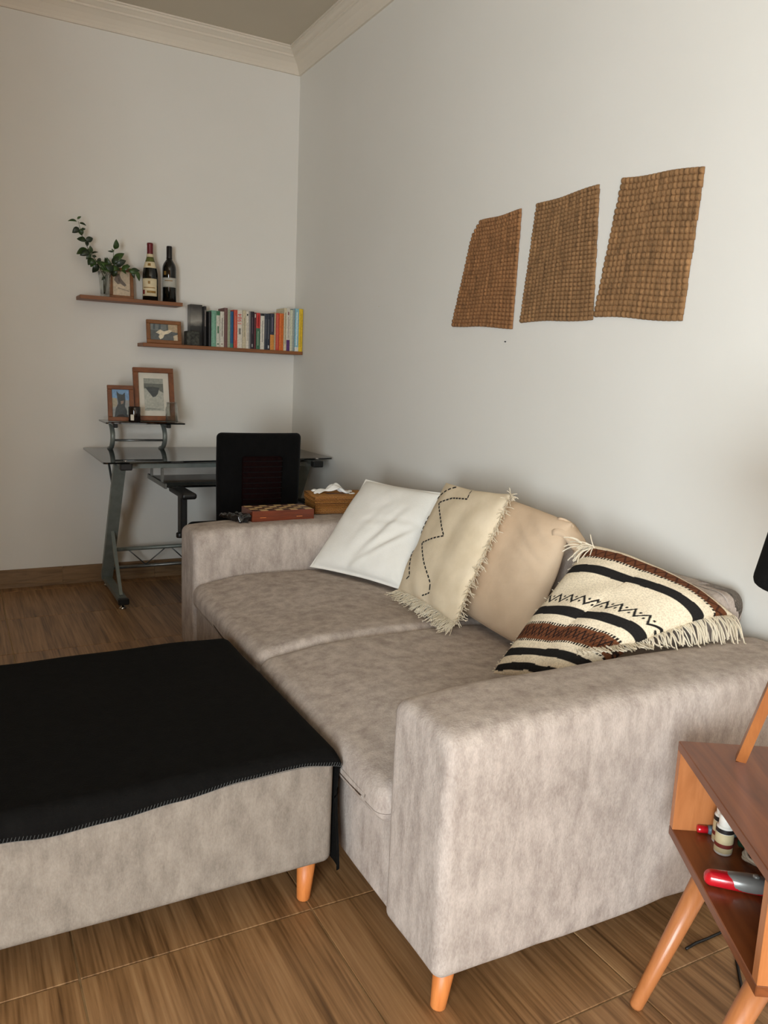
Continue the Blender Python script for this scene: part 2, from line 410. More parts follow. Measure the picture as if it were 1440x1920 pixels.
# ---------------------------------------------------------------- cushions
class Pillow:
    def __init__(s, BL, TL, TR, BR, T, front=.6, pinch=.05, wr=.004, wsc=7., seed=0, flange=0., power=.5, bend=None, wrinkle=None):
        s.c = [Vector(p) for p in (BL, TL, TR, BR)]; s.T = T; s.front = front; s.pinch = pinch; s.wr = wr; s.wsc = wsc; s.seed = seed
        s.fl = flange; s.pw = power; s.bend = bend; s.wrinkle = wrinkle
        s.n0 = (s.c[2] - s.c[0]).cross(s.c[1] - s.c[3]).normalized()
    def base(s, u, v):
        a, b = (u + 1) / 2, (v + 1) / 2; BL, TL, TR, BR = s.c
        p = BL * (1 - a) * (1 - b) + BR * a * (1 - b) + TL * (1 - a) * b + TR * a * b
        if s.bend: p = p + s.bend(u, v)
        return p
    def nrm(s, u, v):
        e = .02; du = s.base(u + e, v) - s.base(u - e, v); dv = s.base(u, v + e) - s.base(u, v - e); return du.cross(dv).normalized()
    def th(s, u, v):
        k = 1 - s.fl; a, b = min(1, abs(u) / k), min(1, abs(v) / k)
        return s.T * (max(0, 1 - a ** 2.6) * max(0, 1 - b ** 2.6)) ** s.pw
    def pt(s, u, v, side=1, off=0.):
        uu = u * (1 - s.pinch * (1 - v * v) * u * u); vv = v * (1 - s.pinch * (1 - u * u) * v * v)
        n = s.nrm(uu, vv); t = s.th(u, v) * (s.front if side > 0 else 1 - s.front)
        p = s.base(uu, vv); w = s.wr * noise.noise(Vector((u * s.wsc * .35, v * s.wsc * .35, s.seed))) * (1 if s.th(u, v) > 0 else .5)
        if s.wrinkle and side > 0: w += s.wrinkle(u, v) * min(1, s.th(u, v) / (.4 * s.T))
        return p + n * (side * (t + .0015 + off) + w)
    def build(s, name, mat, N=60, colour=None):
        V = []; F = []; W = N + 1
        for side in (1, -1):
            for j in range(W):
                for i in range(W):
                    # denser towards the rim
                    u = sin(pi / 2 * (2 * i / N - 1) * .999) if N < 150 else 2 * i / N - 1
                    v = sin(pi / 2 * (2 * j / N - 1) * .999) if N < 150 else 2 * j / N - 1
                    V.append(s.pt(u, v, side))
        for k in (0, 1):
            o = k * W * W
            for j in range(N):
                for i in range(N):
                    q = (o + j * W + i, o + j * W + i + 1, o + (j + 1) * W + i + 1, o + (j + 1) * W + i); F.append(q if k == 0 else q[::-1])
        rim = [(i, 0) for i in range(N)] + [(N, j) for j in range(N)] + [(i, N) for i in range(N, 0, -1)] + [(0, j) for j in range(N, 0, -1)]
        for a, b in zip(rim, rim[1:] + rim[:1]):
            i0, i1 = a[1] * W + a[0], b[1] * W + b[0]; F.append((i0, i0 + W * W, i1 + W * W, i1))
        o = mk(name, V, F, mat, None, True)
        if colour:
            ca = o.data.color_attributes.new('print', 'FLOAT_COLOR', 'POINT'); buf = []
            for k in (0, 1):
                for j in range(W):
                    for i in range(W):
                        u, v = (2 * i / N - 1, 2 * j / N - 1); buf += [*lin(colour(u, v)), 1]
            ca.data.foreach_set('color', buf)
        return o
def printed(name, weave=260., bump=.4):
    k = NT(name); a = k.n('ShaderNodeVertexColor', layer_name='print'); v = k.coords()
    b = k.n('ShaderNodeTexNoise', Scale=weave, Detail=3.); k.l(v, b.inputs['Vector'])
    mx = k.n('ShaderNodeMixRGB', blend_type='MULTIPLY'); mx.inputs[0].default_value = .45
    k.l(a.outputs[0], mx.inputs[1]); k.l(k.ramp(b.outputs[0], [(.35, (190, 186, 178)), (.6, (255, 255, 255))]), mx.inputs[2]); k.l(mx.outputs[0], k.b.inputs['Base Color'])
    k.b.inputs['Roughness'].default_value = .95; k.b.inputs['Specular IOR Level'].default_value = .15; k.bump(b.outputs[0], bump, .003); return k.m
def linen(name, c1, c2, weave=(260, 260, 260)):
    k = NT(name); v = k.coords(); a = k.n('ShaderNodeTexNoise', Scale=14., Detail=5.); k.l(v, a.inputs['Vector'])
    k.l(k.ramp(a.outputs[0], [(.3, c1), (.7, c2)]), k.b.inputs['Base Color']); k.b.inputs['Roughness'].default_value = .9; k.b.inputs['Specular IOR Level'].default_value = .15
    b = k.n('ShaderNodeTexNoise', Scale=240., Detail=3.); k.l(v, b.inputs['Vector']); k.bump(b.outputs[0], .3, .002); return k.m
M['white_cotton'] = linen('white_cotton', (234, 231, 223), (242, 239, 232))
M['ecru'] = linen('ecru_linen', (222, 204, 174), (236, 219, 191))
M['beige'] = linen('beige_cotton', (204, 178, 150), (215, 190, 162))
M['fringe'] = linen('cream_yarn', (214, 200, 174), (232, 220, 198))
M['black_thread'] = plain('black_thread', (22, 20, 18), .9)
M['kilim'] = printed('woven_kilim')

# white flanged cushion
def wwr(u, v):
    w = 0
    for (a, b, c, amp, s) in ((.5, .9, -.25, .011, .08), (.42, .9, .12, .010, .07), (.8, .6, .3, .009, .06), (.95, .2, .05, .007, .06), (.3, .95, .42, .008, .05), (.7, .7, -.5, .008, .06), (.9, .4, .55, .006, .05)):
        d = (u * b - v * a + c) ; fall = max(0, min(1, (u + .35) * 1.2)) * max(0, min(1, (.55 - v) * 1.3))
        w += -amp * math.exp(-(d / s) ** 2) * fall + amp * .7 * math.exp(-((d - s * 1.7) / s) ** 2) * fall
    return w
PW = Pillow((-0.585, -1.698, 0.436), (-0.285, -1.585, 0.775), (-0.15, -2.0, 0.773), (-0.395, -2.139, 0.434), .085, .75, .04, .005, 6, 2, .045, .45, wrinkle=wwr)
white = tag(PW.build('cushion', 'white_cotton', 70), 'plain white cotton cushion with flanged edge leaning at the far arm', 'cushion')
sm = MB()
for side in range(4):
    pts = []
    for k in range(41):
        q = (-1 + 2 * k / 40) * .955; uv = [(q, -.955), (.955, q), (q, .955), (-.955, q)][side]; pts.append(PW.pt(*uv, 1, .0006))
    sm.tube(pts, .0011, 5)
sm.build('flange_seam', 'white_cotton', white, True)

def strand(mb, p, d, L, r, curl, g=.6, n=5):
    pts = []; q = Vector(p); d = Vector(d).normalized(); c = noise.random_unit_vector() * curl
    for k in range(n + 1):
        pts.append(q.copy()); d = (d + c * .5 + Vector((0, 0, -g * .25))).normalized(); q = q + d * (L / n)
        c = c * .6 + noise.random_unit_vector() * curl * .5
    return pts
def clampz(pts, zmin, fn=None):
    out = []
    for p in pts:
        z = fn(p) if fn else zmin
        out.append(Vector((p.x, p.y, max(p.z, z))))
    return out
noise.seed_set(5)
# zigzag cushion
PZ = Pillow((-0.413, -2.131, 0.437), (-0.222, -2.126, 0.833), (-0.276, -2.595, 0.863), (-0.467, -2.6, 0.452), .075, .62, .05, .006, 7, 9, 0, .5,
            wrinkle=lambda u, v: .0035 * sin(9 * u + 3 * v) * max(0, -v))
zig = tag(PZ.build('cushion', 'ecru', 70), 'cream linen cushion with black dashed zigzag stitching and short fringe', 'cushion')
def dashes(P, poly, L, gap, wid):
    mb = MB()
    for (a, b) in zip(poly, poly[1:]):
        A, B = Vector(a), Vector(b); pa, pb = P.pt(*A), P.pt(*B); dist = (pb - pa).length; n = max(1, int(dist / (L + gap)))
        for k in range(n):
            s0, s1 = (k + .1) / n, (k + .1 + L / (L + gap)) / n; q = [A + (B - A) * (s0 + (s1 - s0) * i / 2) for i in range(3)]
            c = [P.pt(w.x, w.y, 1, .0012) for w in q]; nn = P.nrm(q[1].x, q[1].y); side = (c[2] - c[0]).cross(nn).normalized() * wid / 2
            v = [x + s for x in c for s in (side, -side)]; v += [x + nn * .0012 for x in v]
            mb.add(v, [(0, 1, 3, 2), (2, 3, 5, 4), (6, 8, 9, 7), (8, 10, 11, 9), (0, 2, 8, 6), (2, 4, 10, 8), (1, 7, 9, 3), (3, 9, 11, 5), (0, 6, 7, 1), (4, 5, 11, 10)])
    return mb
zz = [(.1, .97), (.22, .80), (-.42, .78), (-.62, .58), (-.02, .02), (.0, -.02), (-.56, -.18), (-.62, -.26), (-.1, -.66), (.05, -.80), (-.35, -.93)]
dashes(PZ, [(.02, .97), (.16, .78), (-.28, .74), (-.62, .60), (.06, .10), (-.55, -.12), (.16, -.66), (.22, -.80), (-.02, -.92)], .0125, .0075, .0048).build('zigzag_stitching', 'black_thread', zig)
dashes(PZ, [(-.45, .97), (-.72, .80), (-.93, .66)], .0125, .0075, .0048).build('zigzag_stitching', 'black_thread', zig)
dashes(PZ, [(-.96, .36), (-.84, .16), (-.96, .0)], .0125, .0075, .0048).build('zigzag_stitching', 'black_thread', zig)
dashes(PZ, [(-.97, -.28), (-.52, -.70), (-.66, -.80)], .0125, .0075, .0048).build('zigzag_stitching', 'black_thread', zig)
fr = MB()
seat_z = lambda p: .468
for k in range(330):       # bottom edge
    u = -1.0 + 2.0 * (k + random.random()) / 330; p = PZ.pt(u, -1, 1); d = (PZ.base(u, -1) - PZ.base(u, -.8)).normalized() * .6 + Vector((-.55, .05, 0)) + noise.random_unit_vector() * .5
    fr.tube(clampz(strand(fr, p, d, random.uniform(.035, .070), .001, .42), .418 + random.random() * .012), .0011, 4, False)
for k in range(210):       # right edge
    v = -1.0 + 2.0 * (k + random.random()) / 210; p = PZ.pt(1, v, 1); d = (PZ.base(1, v) - PZ.base(.8, v)).normalized() + Vector((-.35, 0, 0)) + noise.random_unit_vector() * .6
    fr.tube(clampz(strand(fr, p, d, random.uniform(.016, .038), .001, .6), .418), .0011, 4, False)
for k in range(14):
    p = PZ.pt(1, .97, 1); fr.tube(strand(fr, p, Vector((-.1, -.6, .35)) + noise.random_unit_vector() * .5, random.uniform(.015, .03), .001, .7), .0012, 4, False)
o = fr.build('fringe', 'fringe', zig); o['kind'] = 'stuff'

# beige cushion
def bwr(u, v):
    w = 0
    for c0, s, amp in ((.0, .08, .006), (.28, .06, .005), (.5, .05, .004)):
        d = (v - .62 + (u - .9) * .55 + c0); fall = max(0, min(1, (u + .1) * 1.4)); w += amp * math.exp(-(d / s) ** 2) * fall
    return w
PB = Pillow((-.335, -2.361, .449), (-.185, -2.374, .822), (-.195, -2.795, .800), (-.345, -2.800, .424), .120, .60, -.025, .006, 6, 21, 0, .42, wrinkle=bwr)
beige = tag(PB.build('cushion', 'beige', 60), 'plain beige cotton cushion between the zigzag and striped cushions', 'cushion')
ear = MB(); p0 = PB.pt(.95, .95, 1)
ev = []; ef = []
for i in range(9):
    a = i / 8
    for j in range(7):
        b = j / 6 - .5; ev.append(p0 + Vector((.055 * a - .01, -.075 * a + .01, .012 * sin(a * 3.0) - .105 * a * a + .02)) + Vector((.028 * sin(b * 6), .02 * b, .06 * b * (1 - .35 * a))) )
for i in range(8):
    for j in range(6): q = i * 7 + j; ef.append((q, q + 1, q + 8, q + 7))
ev = [p + Vector((0, .012, -.035)) for p in ev]; eo = mk('corner_ear', ev, ef, 'beige', beige, True); sm_ = eo.modifiers.new('t', 'SOLIDIFY'); sm_.thickness = .006
edge = [PB.pt(-1 + 2 * k / 60, -1, 1, .001) for k in range(61)]
MB().tube(edge, .002, 5).build('seam', 'beige', beige, True)

# striped kilim cushion
CREAM, BLK, BRN = (236, 221, 195), (36, 34, 33), (112, 68, 44)
def kil(u, v):
    """v = 1 at the edge on the backrest, -1 at the seat edge"""
    s = (1 - v) / 2; x = (u + 1) / 2
    j = .007 * nz((x * 3, s * 3, 2), 2)
    s += j
    def inb(a, b): return a < s < b
    def tri(per, ph=0.): q = (x / per + ph) % 1; return abs(q - .5) * 2
    if inb(.045, .125):
        z = .05 + .06 * tri(.07); 
        return (70, 40, 28) if abs(s - z - .005) < .010 else BRN
    if inb(.125, .140) and (x / .022) % 1 < .6: return (34, 28, 26)
    if inb(.205, .275): return BLK
    if inb(.445, .54):
        z = .462 + .058 * tri(.105)
        if abs(s - z) < .0105: return BLK
        for ph, off in ((0, .015), (.5, -.015)):
            qx = ((x / .105 + ph) % 1 - .0); qx = min(qx, 1 - qx) * .105
            zc = .462 + .058 * (1 if ph == 0 else 0) + (-.044 if ph == 0 else .044)
            if sqrt(qx * qx + (s - zc) ** 2) < .0085: return BLK
        return CREAM
    if inb(.56, .63): return BLK
    if inb(.685, .70) and (x / .024) % 1 < .6: return (36, 30, 28)
    if inb(.70, .80):
        z = .715 + .06 * tri(.075); z2 = .725 + .06 * tri(.075, .5)
        return (40, 28, 24) if abs(s - z) < .010 or (abs(s - z2) < .006) else BRN
    if inb(.80, .815) and (x / .024) % 1 < .6: return (36, 30, 28)
    if inb(.86, .91): return BLK
    if inb(.955, .99): return BLK
    return CREAM
def kbend(u, v):
    e = Vector((0, 0, 0)); e.z += .030 * (1 - u * u) * (.5 + .5 * v); e.z += .035 * max(0, u) * (1 - v * v)
    return e
PS = Pillow((-.650, -3.055, .480), (-.290, -2.975, .775), (-.115, -3.328, .655), (-.585, -3.275, .520), .085, .68, .02, .008, 6, 31, 0, .5, bend=kbend)
strp = tag(PS.build('cushion', 'kilim', 240, kil), 'cream kilim cushion with black and brown stripes and tassels by the near arm', 'cushion')
fr = MB()
for k in range(150):       # tassels over the near arm
    v = -1 + 2 * (k + random.random()) / 150; p = PS.pt(1, v, 1)
    f_ = .75 + .25 * v; d = Vector((-.25, -.75, .05)) + noise.random_unit_vector() * .3
    fr.tube(clampz(strand(fr, p, d, random.uniform(.065, .105) * f_, .001, .25, 1.25, 7), .604 + .006 * random.random()), .0017, 5, False)
for k in range(26):
    p = PS.pt(random.uniform(-1, -.85), random.uniform(.9, 1), 1); d = Vector((-.5, .1, .1)) + noise.random_unit_vector() * .45
    fr.tube(strand(fr, p, d, random.uniform(.04, .08), .001, .25, .8, 6), .0016, 5, False)
for k in range(60):
    v = random.uniform(-1, 1); p = PS.pt(-1, v, 1); d = Vector((-.2, .6, .1)) + noise.random_unit_vector() * .6
    fr.tube(strand(fr, p, d, random.uniform(.006, .016), .001, .5, .6, 4), .0012, 4, False)
for k in range(34):
    p = Vector((-.655, -3.07, .455)) + noise.random_unit_vector() * .012; d = Vector((-.6, .2, -.3)) + noise.random_unit_vector() * .45
    fr.tube(clampz(strand(fr, p, d, random.uniform(.03, .06), .001, .3, .7, 5), .414), .0014, 4, False)
o = fr.build('fringe', 'fringe', strp); o['kind'] = 'stuff'
#PART2
# ---------------------------------------------------------------- woven wall mats
def jutemat(name, c):
    k = NT(name); v = k.coords((1, 2.2, .35))
    a = k.n('ShaderNodeTexNoise', Scale=34., Detail=6., Roughness=.78); k.l(v, a.inputs['Vector'])
    k.l(k.ramp(a.outputs[0], [(.26, tuple(x * .38 for x in c)), (.42, tuple(x * .85 for x in c)), (.58, c), (.76, tuple(min(255, x * 1.25) for x in c))]), k.b.inputs['Base Color'])
    k.b.inputs['Roughness'].default_value = .85; k.b.inputs['Specular IOR Level'].default_value = .2
    b = k.n('ShaderNodeTexNoise', Scale=330., Detail=2.); k.l(v, b.inputs['Vector']); k.bump(b.outputs[0], .5, .003); return k.m
M['jute1'] = jutemat('water_hyacinth_amber', (156, 112, 74)); M['jute2'] = jutemat('water_hyacinth_olive', (150, 114, 78)); M['jute3'] = jutemat('water_hyacinth_tan', (152, 115, 78))
def wall_mat(corners, mat, label, rows, seed):
    TL, TR, BR, BL = [Vector((-.003, y, z)) for y, z in corners]
    root = tag(empty('woven_mat', (TL + TR + BR + BL) / 4), label, 'wall mat', 'woven mats on the right wall'); o0 = root.location.copy()
    rnd = random.Random(seed)
    for r in range(rows):
        a = (r + .5) / rows; hh = ((TL - BL).length + (TR - BR).length) / 2 / rows
        jl, jr = rnd.uniform(-.0015, .0015), rnd.uniform(-.0015, .0015)
        if seed == 1 and r < 3: jl -= .010 * (3 - r)
        L = TL.lerp(BL, a) + Vector((0, jl, 0)); R = TR.lerp(BR, a) + Vector((0, jr, 0)); nb = int((TR - TL).length / .0165); ph = .5 * (r % 2)
        V = []; F = []; n = 7; steps = nb * 5
        for i in range(steps + 1):
            t = i / steps; p = L.lerp(R, t); p.z += .0025 * sin(t * 7 + r * .12 + seed) + .0004 * nz((t * 6, r, seed), 1)
            b = abs(sin(pi * (t * nb))) ** .6; amp = .55 + .45 * b
            if i in (0, steps): amp *= .55
            rz, rx = hh * .60 * (.9 + .1 * b), .0105 * amp * (1 + .18 * nz((t * 30, r * 3.1, seed), 1))
            for k in range(n + 1):
                q = pi * k / n; V.append(p + Vector((-rx * sin(q) - .0005, 0, rz * cos(q))) - o0)
        W = n + 1
        for i in range(steps):
            for k in range(n): F.append((i * W + k, i * W + k + 1, (i + 1) * W + k + 1, (i + 1) * W + k))
            F.append((i * W, (i + 1) * W, (i + 1) * W + n, i * W + n))
        F.append(tuple(range(W))); F.append(tuple(range(steps * W, steps * W + W)))
        mk('braided_row', V, F, mat, root, True)
wall_mat([(-1.895, 1.828), (-2.185, 1.832), (-2.179, 1.413), (-1.764, 1.436)], 'jute1', 'smallest woven hyacinth mat, nearest the room corner', 28, 1)
wall_mat([(-2.272, 1.835), (-2.581, 1.845), (-2.604, 1.427), (-2.222, 1.433)], 'jute2', 'olive-brown woven hyacinth mat in the middle of the three', 30, 2)
wall_mat([(-2.680, 1.846), (-2.991, 1.819), (-2.968, 1.409), (-2.605, 1.437)], 'jute3', 'woven hyacinth mat above the striped cushion, rightmost of the three', 24, 3)
tag(MB().tube([(0, -2.137, 1.365), (-.006, -2.137, 1.365)], .0022, 8).build('nail', 'black_plastic'), 'tiny dark nail in the wall below the smallest woven mat', 'nail')
tag(MB().tube([(0, -1.10, 1.55), (-.004, -1.10, 1.55)], .0022, 8).build('nail', 'paper'), 'tiny pale screw plug in the wall near the room corner', 'nail')

# ---------------------------------------------------------------- floating shelves
SY = -.15
def shelf(x0, x1, zt, label):
    r = tag(empty('wall_shelf', ((x0 + x1) / 2, 0, zt)), label, 'shelf', 'floating wooden shelves'); w = (x1 - x0) / 2
    MB().bbox(-w, w, SY, -.001, -.019, 0, .0015).build('board', 'shelfwood', r)
ZU, ZL = 1.566, 1.341
shelf(-1.245, -.715, ZU, 'upper floating wooden shelf holding two wine bottles')
shelf(-.93, -.004, ZL, 'lower floating wooden shelf holding the row of books')

# ---------------------------------------------------------------- wine bottles
M['bottle_glass'] = plain('dark_bottle_glass', (9, 11, 9), .06, var=0, spec=.6); M['capsule_red'] = plain('red_foil', (104, 20, 26), .4, .2)
M['capsule_black'] = plain('black_foil', (16, 12, 14), .35, .1); M['cream_label'] = plain('cream_label', (216, 200, 164), .7, var=.03)
M['grey_label'] = plain('grey_label', (176, 174, 164), .7, var=.03); M['gold'] = plain('gold_print', (140, 104, 44), .5, .3); M['green_foil'] = plain('green_gold_band', (92, 96, 40), .4, .2)
M['label_red'] = plain('seal_red', (130, 30, 34), .6)
def bottle(x, y, z, prof, caps, capmat, labels, label):
    r = tag(empty('wine_bottle', (x, y, z)), label, 'bottle', 'wine bottles on the upper shelf')
    MB().lathe(prof, 32).build('glass_body', 'bottle_glass', r, True)
    MB().lathe(caps, 24).build('capsule', capmat, r, True)
    def rad(zz):
        for (r0, z0), (r1, z1) in zip(prof, prof[1:]):
            if z0 <= zz <= z1 and z1 > z0: return r0 + (r1 - r0) * (zz - z0) / (z1 - z0)
        return .03
    for nm, z0, z1, mt, off, a0, a1 in labels:
        V = []; F = []; n = 24; zs = [z0 + (z1 - z0) * i / 5 for i in range(6)]
        for q in zs:
            for i in range(n + 1): an = a0 + (a1 - a0) * i / n; V.append(((rad(q) + off) * cos(an), (rad(q) + off) * sin(an), q))
        for j in range(5):
            for i in range(n): F.append((j * (n + 1) + i, j * (n + 1) + i + 1, (j + 1) * (n + 1) + i + 1, (j + 1) * (n + 1) + i))
        lb = mk(nm, V, F, mt, r, True); sd = lb.modifiers.new('t', 'SOLIDIFY'); sd.thickness = .0003
FA = -pi / 2 - .35      # labels face the room
burg = [(.036, 0), (.0405, .004), (.0405, .125), (.0395, .145), (.036, .168), (.029, .195), (.021, .218), (.0165, .236), (.0148, .255), (.0145, .292), (.0155, .294), (.0155, .300), (.013, .302)]
bord = [(.033, 0), (.0365, .004), (.0365, .178), (.0355, .190), (.031, .204), (.022, .218), (.0155, .228), (.0142, .240), (.0142, .294), (.013, .297)]
bottle(-.875, -.082, ZU, burg, [(.0175, .2300), (.0158, .255), (.0155, .290), (.0162, .293), (.0162, .301), (.014, .304)], 'capsule_red',
       [('label', .024, .116, 'cream_label', .0004, FA - 1.15, FA + 1.15), ('label_print', .088, .102, 'gold', .0008, FA - .14, FA + .14), ('label_print', .066, .070, 'gold', .0008, FA - .8, FA + .8),
        ('label_print', .040, .052, 'gold', .0008, FA - .3, FA + .9), ('label_seal', .034, .056, 'label_red', .0009, FA - 1.0, FA - .62), ('neck_label', .172, .205, 'cream_label', .0004, FA - 1.3, FA + 1.3),
        ('neck_label', .206, .2300, 'green_foil', .0004, 0, 2 * pi), ('neck_label', .2300, .246, 'cream_label', .0016, 0, 2 * pi), ('neck_print', .182, .196, 'gold', .0008, FA - .25, FA + .25)],
       'burgundy-style wine bottle with cream label and red capsule')
bottle(-.772, -.082, ZU, bord, [(.0162, .232), (.0152, .24), (.0152, .294), (.0135, .2985)], 'capsule_black',
       [('label', .080, .130, 'grey_label', .0004, FA - 1.4, FA + 1.4), ('label_print', .112, .116, 'gold', .0008, FA - .6, FA + .6), ('label_print', .144, .164, 'gold', .0006, FA - .75, FA - .35)],
       'straight-shouldered dark wine bottle with pale grey label and black capsule')

# ---------------------------------------------------------------- picture frames
M['photo_glass'] = plain('print_gloss', (200, 200, 196), .4)
def pcol(c): 
    key = 'ink_%d_%d_%d' % c
    if key not in M: M[key] = plain(key, c, .55, var=.08, scale=90)
    return key
def frame(x, y, z, w, h, bw, lean, yaw, mat, label, open_w, mount, bg, shapes, cat='picture frame', dep=.016):
    """stands on (x,y,z); leans back by lean; shapes are (colour, polygon) in 0..1 of the print"""
    r = tag(empty('picture_frame', (x, y, z)), label, cat, 'wooden picture frames'); r.rotation_euler = (-lean, 0, yaw)
    mb = MB(); W = w / 2
    for a in ((-W, W, 0, bw), (-W, W, h - bw, h), (-W, -W + bw, bw, h - bw), (W - bw, W, bw, h - bw)):
        MB().bbox(a[0] + .0001, a[1] - .0001, -dep, 0, a[2] + .0001, a[3] - .0001, .0015).build('rail', mat, r)
    MB().box(-W + bw * .6, W - bw * .6, -.005, -.001, bw * .6, h - bw * .6).build('backing', 'mat_white' if mount else pcol(bg), r)
    m_ = mount; x0, x1, z0, z1 = -W + bw + m_, W - bw - m_, bw + m_, h - bw - m_
    pr = MB().box(x0, x1, -.0062, -.0052, z0, z1).build('print', pcol(bg), r)
    for k, (c, poly) in enumerate(shapes):
        MB().prism([(x0 + (x1 - x0) * u, z0 + (z1 - z0) * v) for u, v in poly], -.0062 - .0003 * (k + 1), -.0060, 1).build('print_shape', pcol(c), pr)
    return r
# upper shelf: pale sketch behind the vase
frame(-1.022, -.058, ZU, .125, .163, .017, .12, 0, 'framewood', 'wooden frame with pale pencil sketch half hidden behind the vase', .0, 0, (196, 178, 152),
      [((110, 98, 88), [(.1, .62), (.22, .86), (.42, .9), (.5, .7), (.62, .6), (.8, .45), (.7, .38), (.45, .5), (.3, .46)]), ((150, 136, 118), [(.3, .34), (.95, .22), (.96, .18), (.3, .29)]), ((84, 74, 66), [(.3, .7), (.4, .74), (.46, .58), (.36, .54)])])
# lower shelf: white animal on dark ground
frame(-.800, -.075, ZL, .190, .128, .020, .16, 0, 'framewood', 'landscape wooden frame with grey photo of a white animal on lower shelf', 0, 0, (96, 100, 98),
      [((122, 126, 122), [(0, .62), (.6, .62), (.6, 1), (0, 1)]), ((84, 92, 94), [(.1, .66), (.18, .66), (.2, 1), (.12, 1)]), ((84, 92, 94), [(.3, .66), (.38, .66), (.4, 1), (.32, 1)]), ((186, 164, 132), [(.66, .6), (1, .5), (1, 1), (.66, 1)]),
       ((206, 190, 160), [(.86, 0), (1, 0), (1, .4), (.84, .3)]), ((226, 212, 184), [(.2, .46), (.36, .66), (.5, .56), (.7, .66), (.8, .6), (.66, .42), (.52, .36), (.46, .14), (.36, .05), (.3, .2), (.34, .36)])])
# desk riser: small dog photo and large matted print
RZ = .9235
frame(-1.066, -.250, RZ, .132, .188, .022, .14, 0, 'framewood2', 'small wooden frame with photo of a dark pet under blue sky', 0, 0, (150, 152, 150),
      [((122, 156, 190), [(0, .62), (1, .62), (1, 1), (0, 1)]), ((168, 158, 136), [(0, .35), (.3, .4), (.3, .68), (0, .7)]), ((66, 72, 74), [(.12, 0), (.2, .3), (.36, .5), (.3, .76), (.28, .94), (.44, .84), (.62, .82), (.76, .9), (.78, .62), (.74, .4), (.86, .2), (.9, 0)]),
       ((150, 128, 112), [(.52, .46), (.66, .5), (.68, .6), (.5, .58)]), ((40, 34, 32), [(.2, 0), (.36, .08), (.6, .1), (.8, 0)]), ((176, 180, 170), [(.84, .1), (1, .06), (1, .36), (.88, .34)])])
frame(-.880, -.205, RZ, .215, .288, .026, .21, 0, 'framewood2', 'large wooden frame with white mat and grey landscape print on desk shelf', 0, .030, (168, 168, 156),
      [((150, 152, 142), [(0, .74), (1, .74), (1, 1), (0, 1)]), ((104, 106, 98), [(0, .68), (.55, .72), (1, .56), (1, .84), (0, .84)]), ((176, 176, 164), [(0, 0), (1, 0), (1, .48), (.6, .54), (0, .6)]), ((70, 74, 74), [(.06, .72), (.4, .74), (.8, .72), (.7, .52), (.58, .44), (.44, .42), (.26, .56)]), ((142, 144, 134), [(.05, .05), (.4, .02), (.96, .04), (.5, .08), (.1, .09)])], dep=.02)

# ---------------------------------------------------------------- books and ornaments on the lower shelf
M['charcoal_stone'] = plain('charcoal_stone', (52, 52, 46), .8, var=.5, scale=60)
tag(MB().bbox(-.036, .036, -.034, .030, 0, .078, .003).build('stone_cube', 'charcoal_stone', loc=(-.655, -.108, ZL)), 'small square charcoal stone holder in front of the black book box', 'ornament')
def bwcover():
    k = NT('black_white_cover'); v = k.coords((1, 1, 1)); sx = k.n('ShaderNodeSeparateXYZ'); k.l(v, sx.inputs[0])
    nzz = k.n('ShaderNodeTexNoise', Scale=14., Detail=5.); k.l(v, nzz.inputs['Vector'])
    ad = k.n('ShaderNodeMath', operation='MULTIPLY_ADD'); ad.inputs[1].default_value = .22; k.l(nzz.outputs[0], ad.inputs[0])
    ml = k.n('ShaderNodeMath', operation='MULTIPLY'); ml.inputs[1].default_value = 4.2; k.l(sx.outputs[2], ml.inputs[0]); k.l(ml.outputs[0], ad.inputs[2])
    k.l(k.ramp(ad.outputs[0], [(.34, (20, 20, 20)), (.56, (44, 44, 42)), (.70, (160, 156, 146)), (.84, (110, 107, 100)), (1., (52, 50, 47))]), k.b.inputs['Base Color'])
    k.b.inputs['Roughness'].default_value = .35; return k.m
M['bw_cover'] = bwcover()
bb = tag(empty('boxed_book', (-.613, -.0, ZL)), 'tall black boxed book with misty grey cover at the start of the row', 'book')
MB().bbox(-.040, .027, -.074, -.006, 0, .228, .001).build('cover', 'bw_cover', bb)
MB().bbox(.0275, .040, -.110, -.006, .002, .220, .001).build('spine_panel', pcol((40, 38, 38)), bb)
MB().box(.030, .0375, -.1115, -.1101, .11, .200).build('spine_strip', pcol((120, 112, 106)), bb)
BX0, BX1 = -.568, -.0045
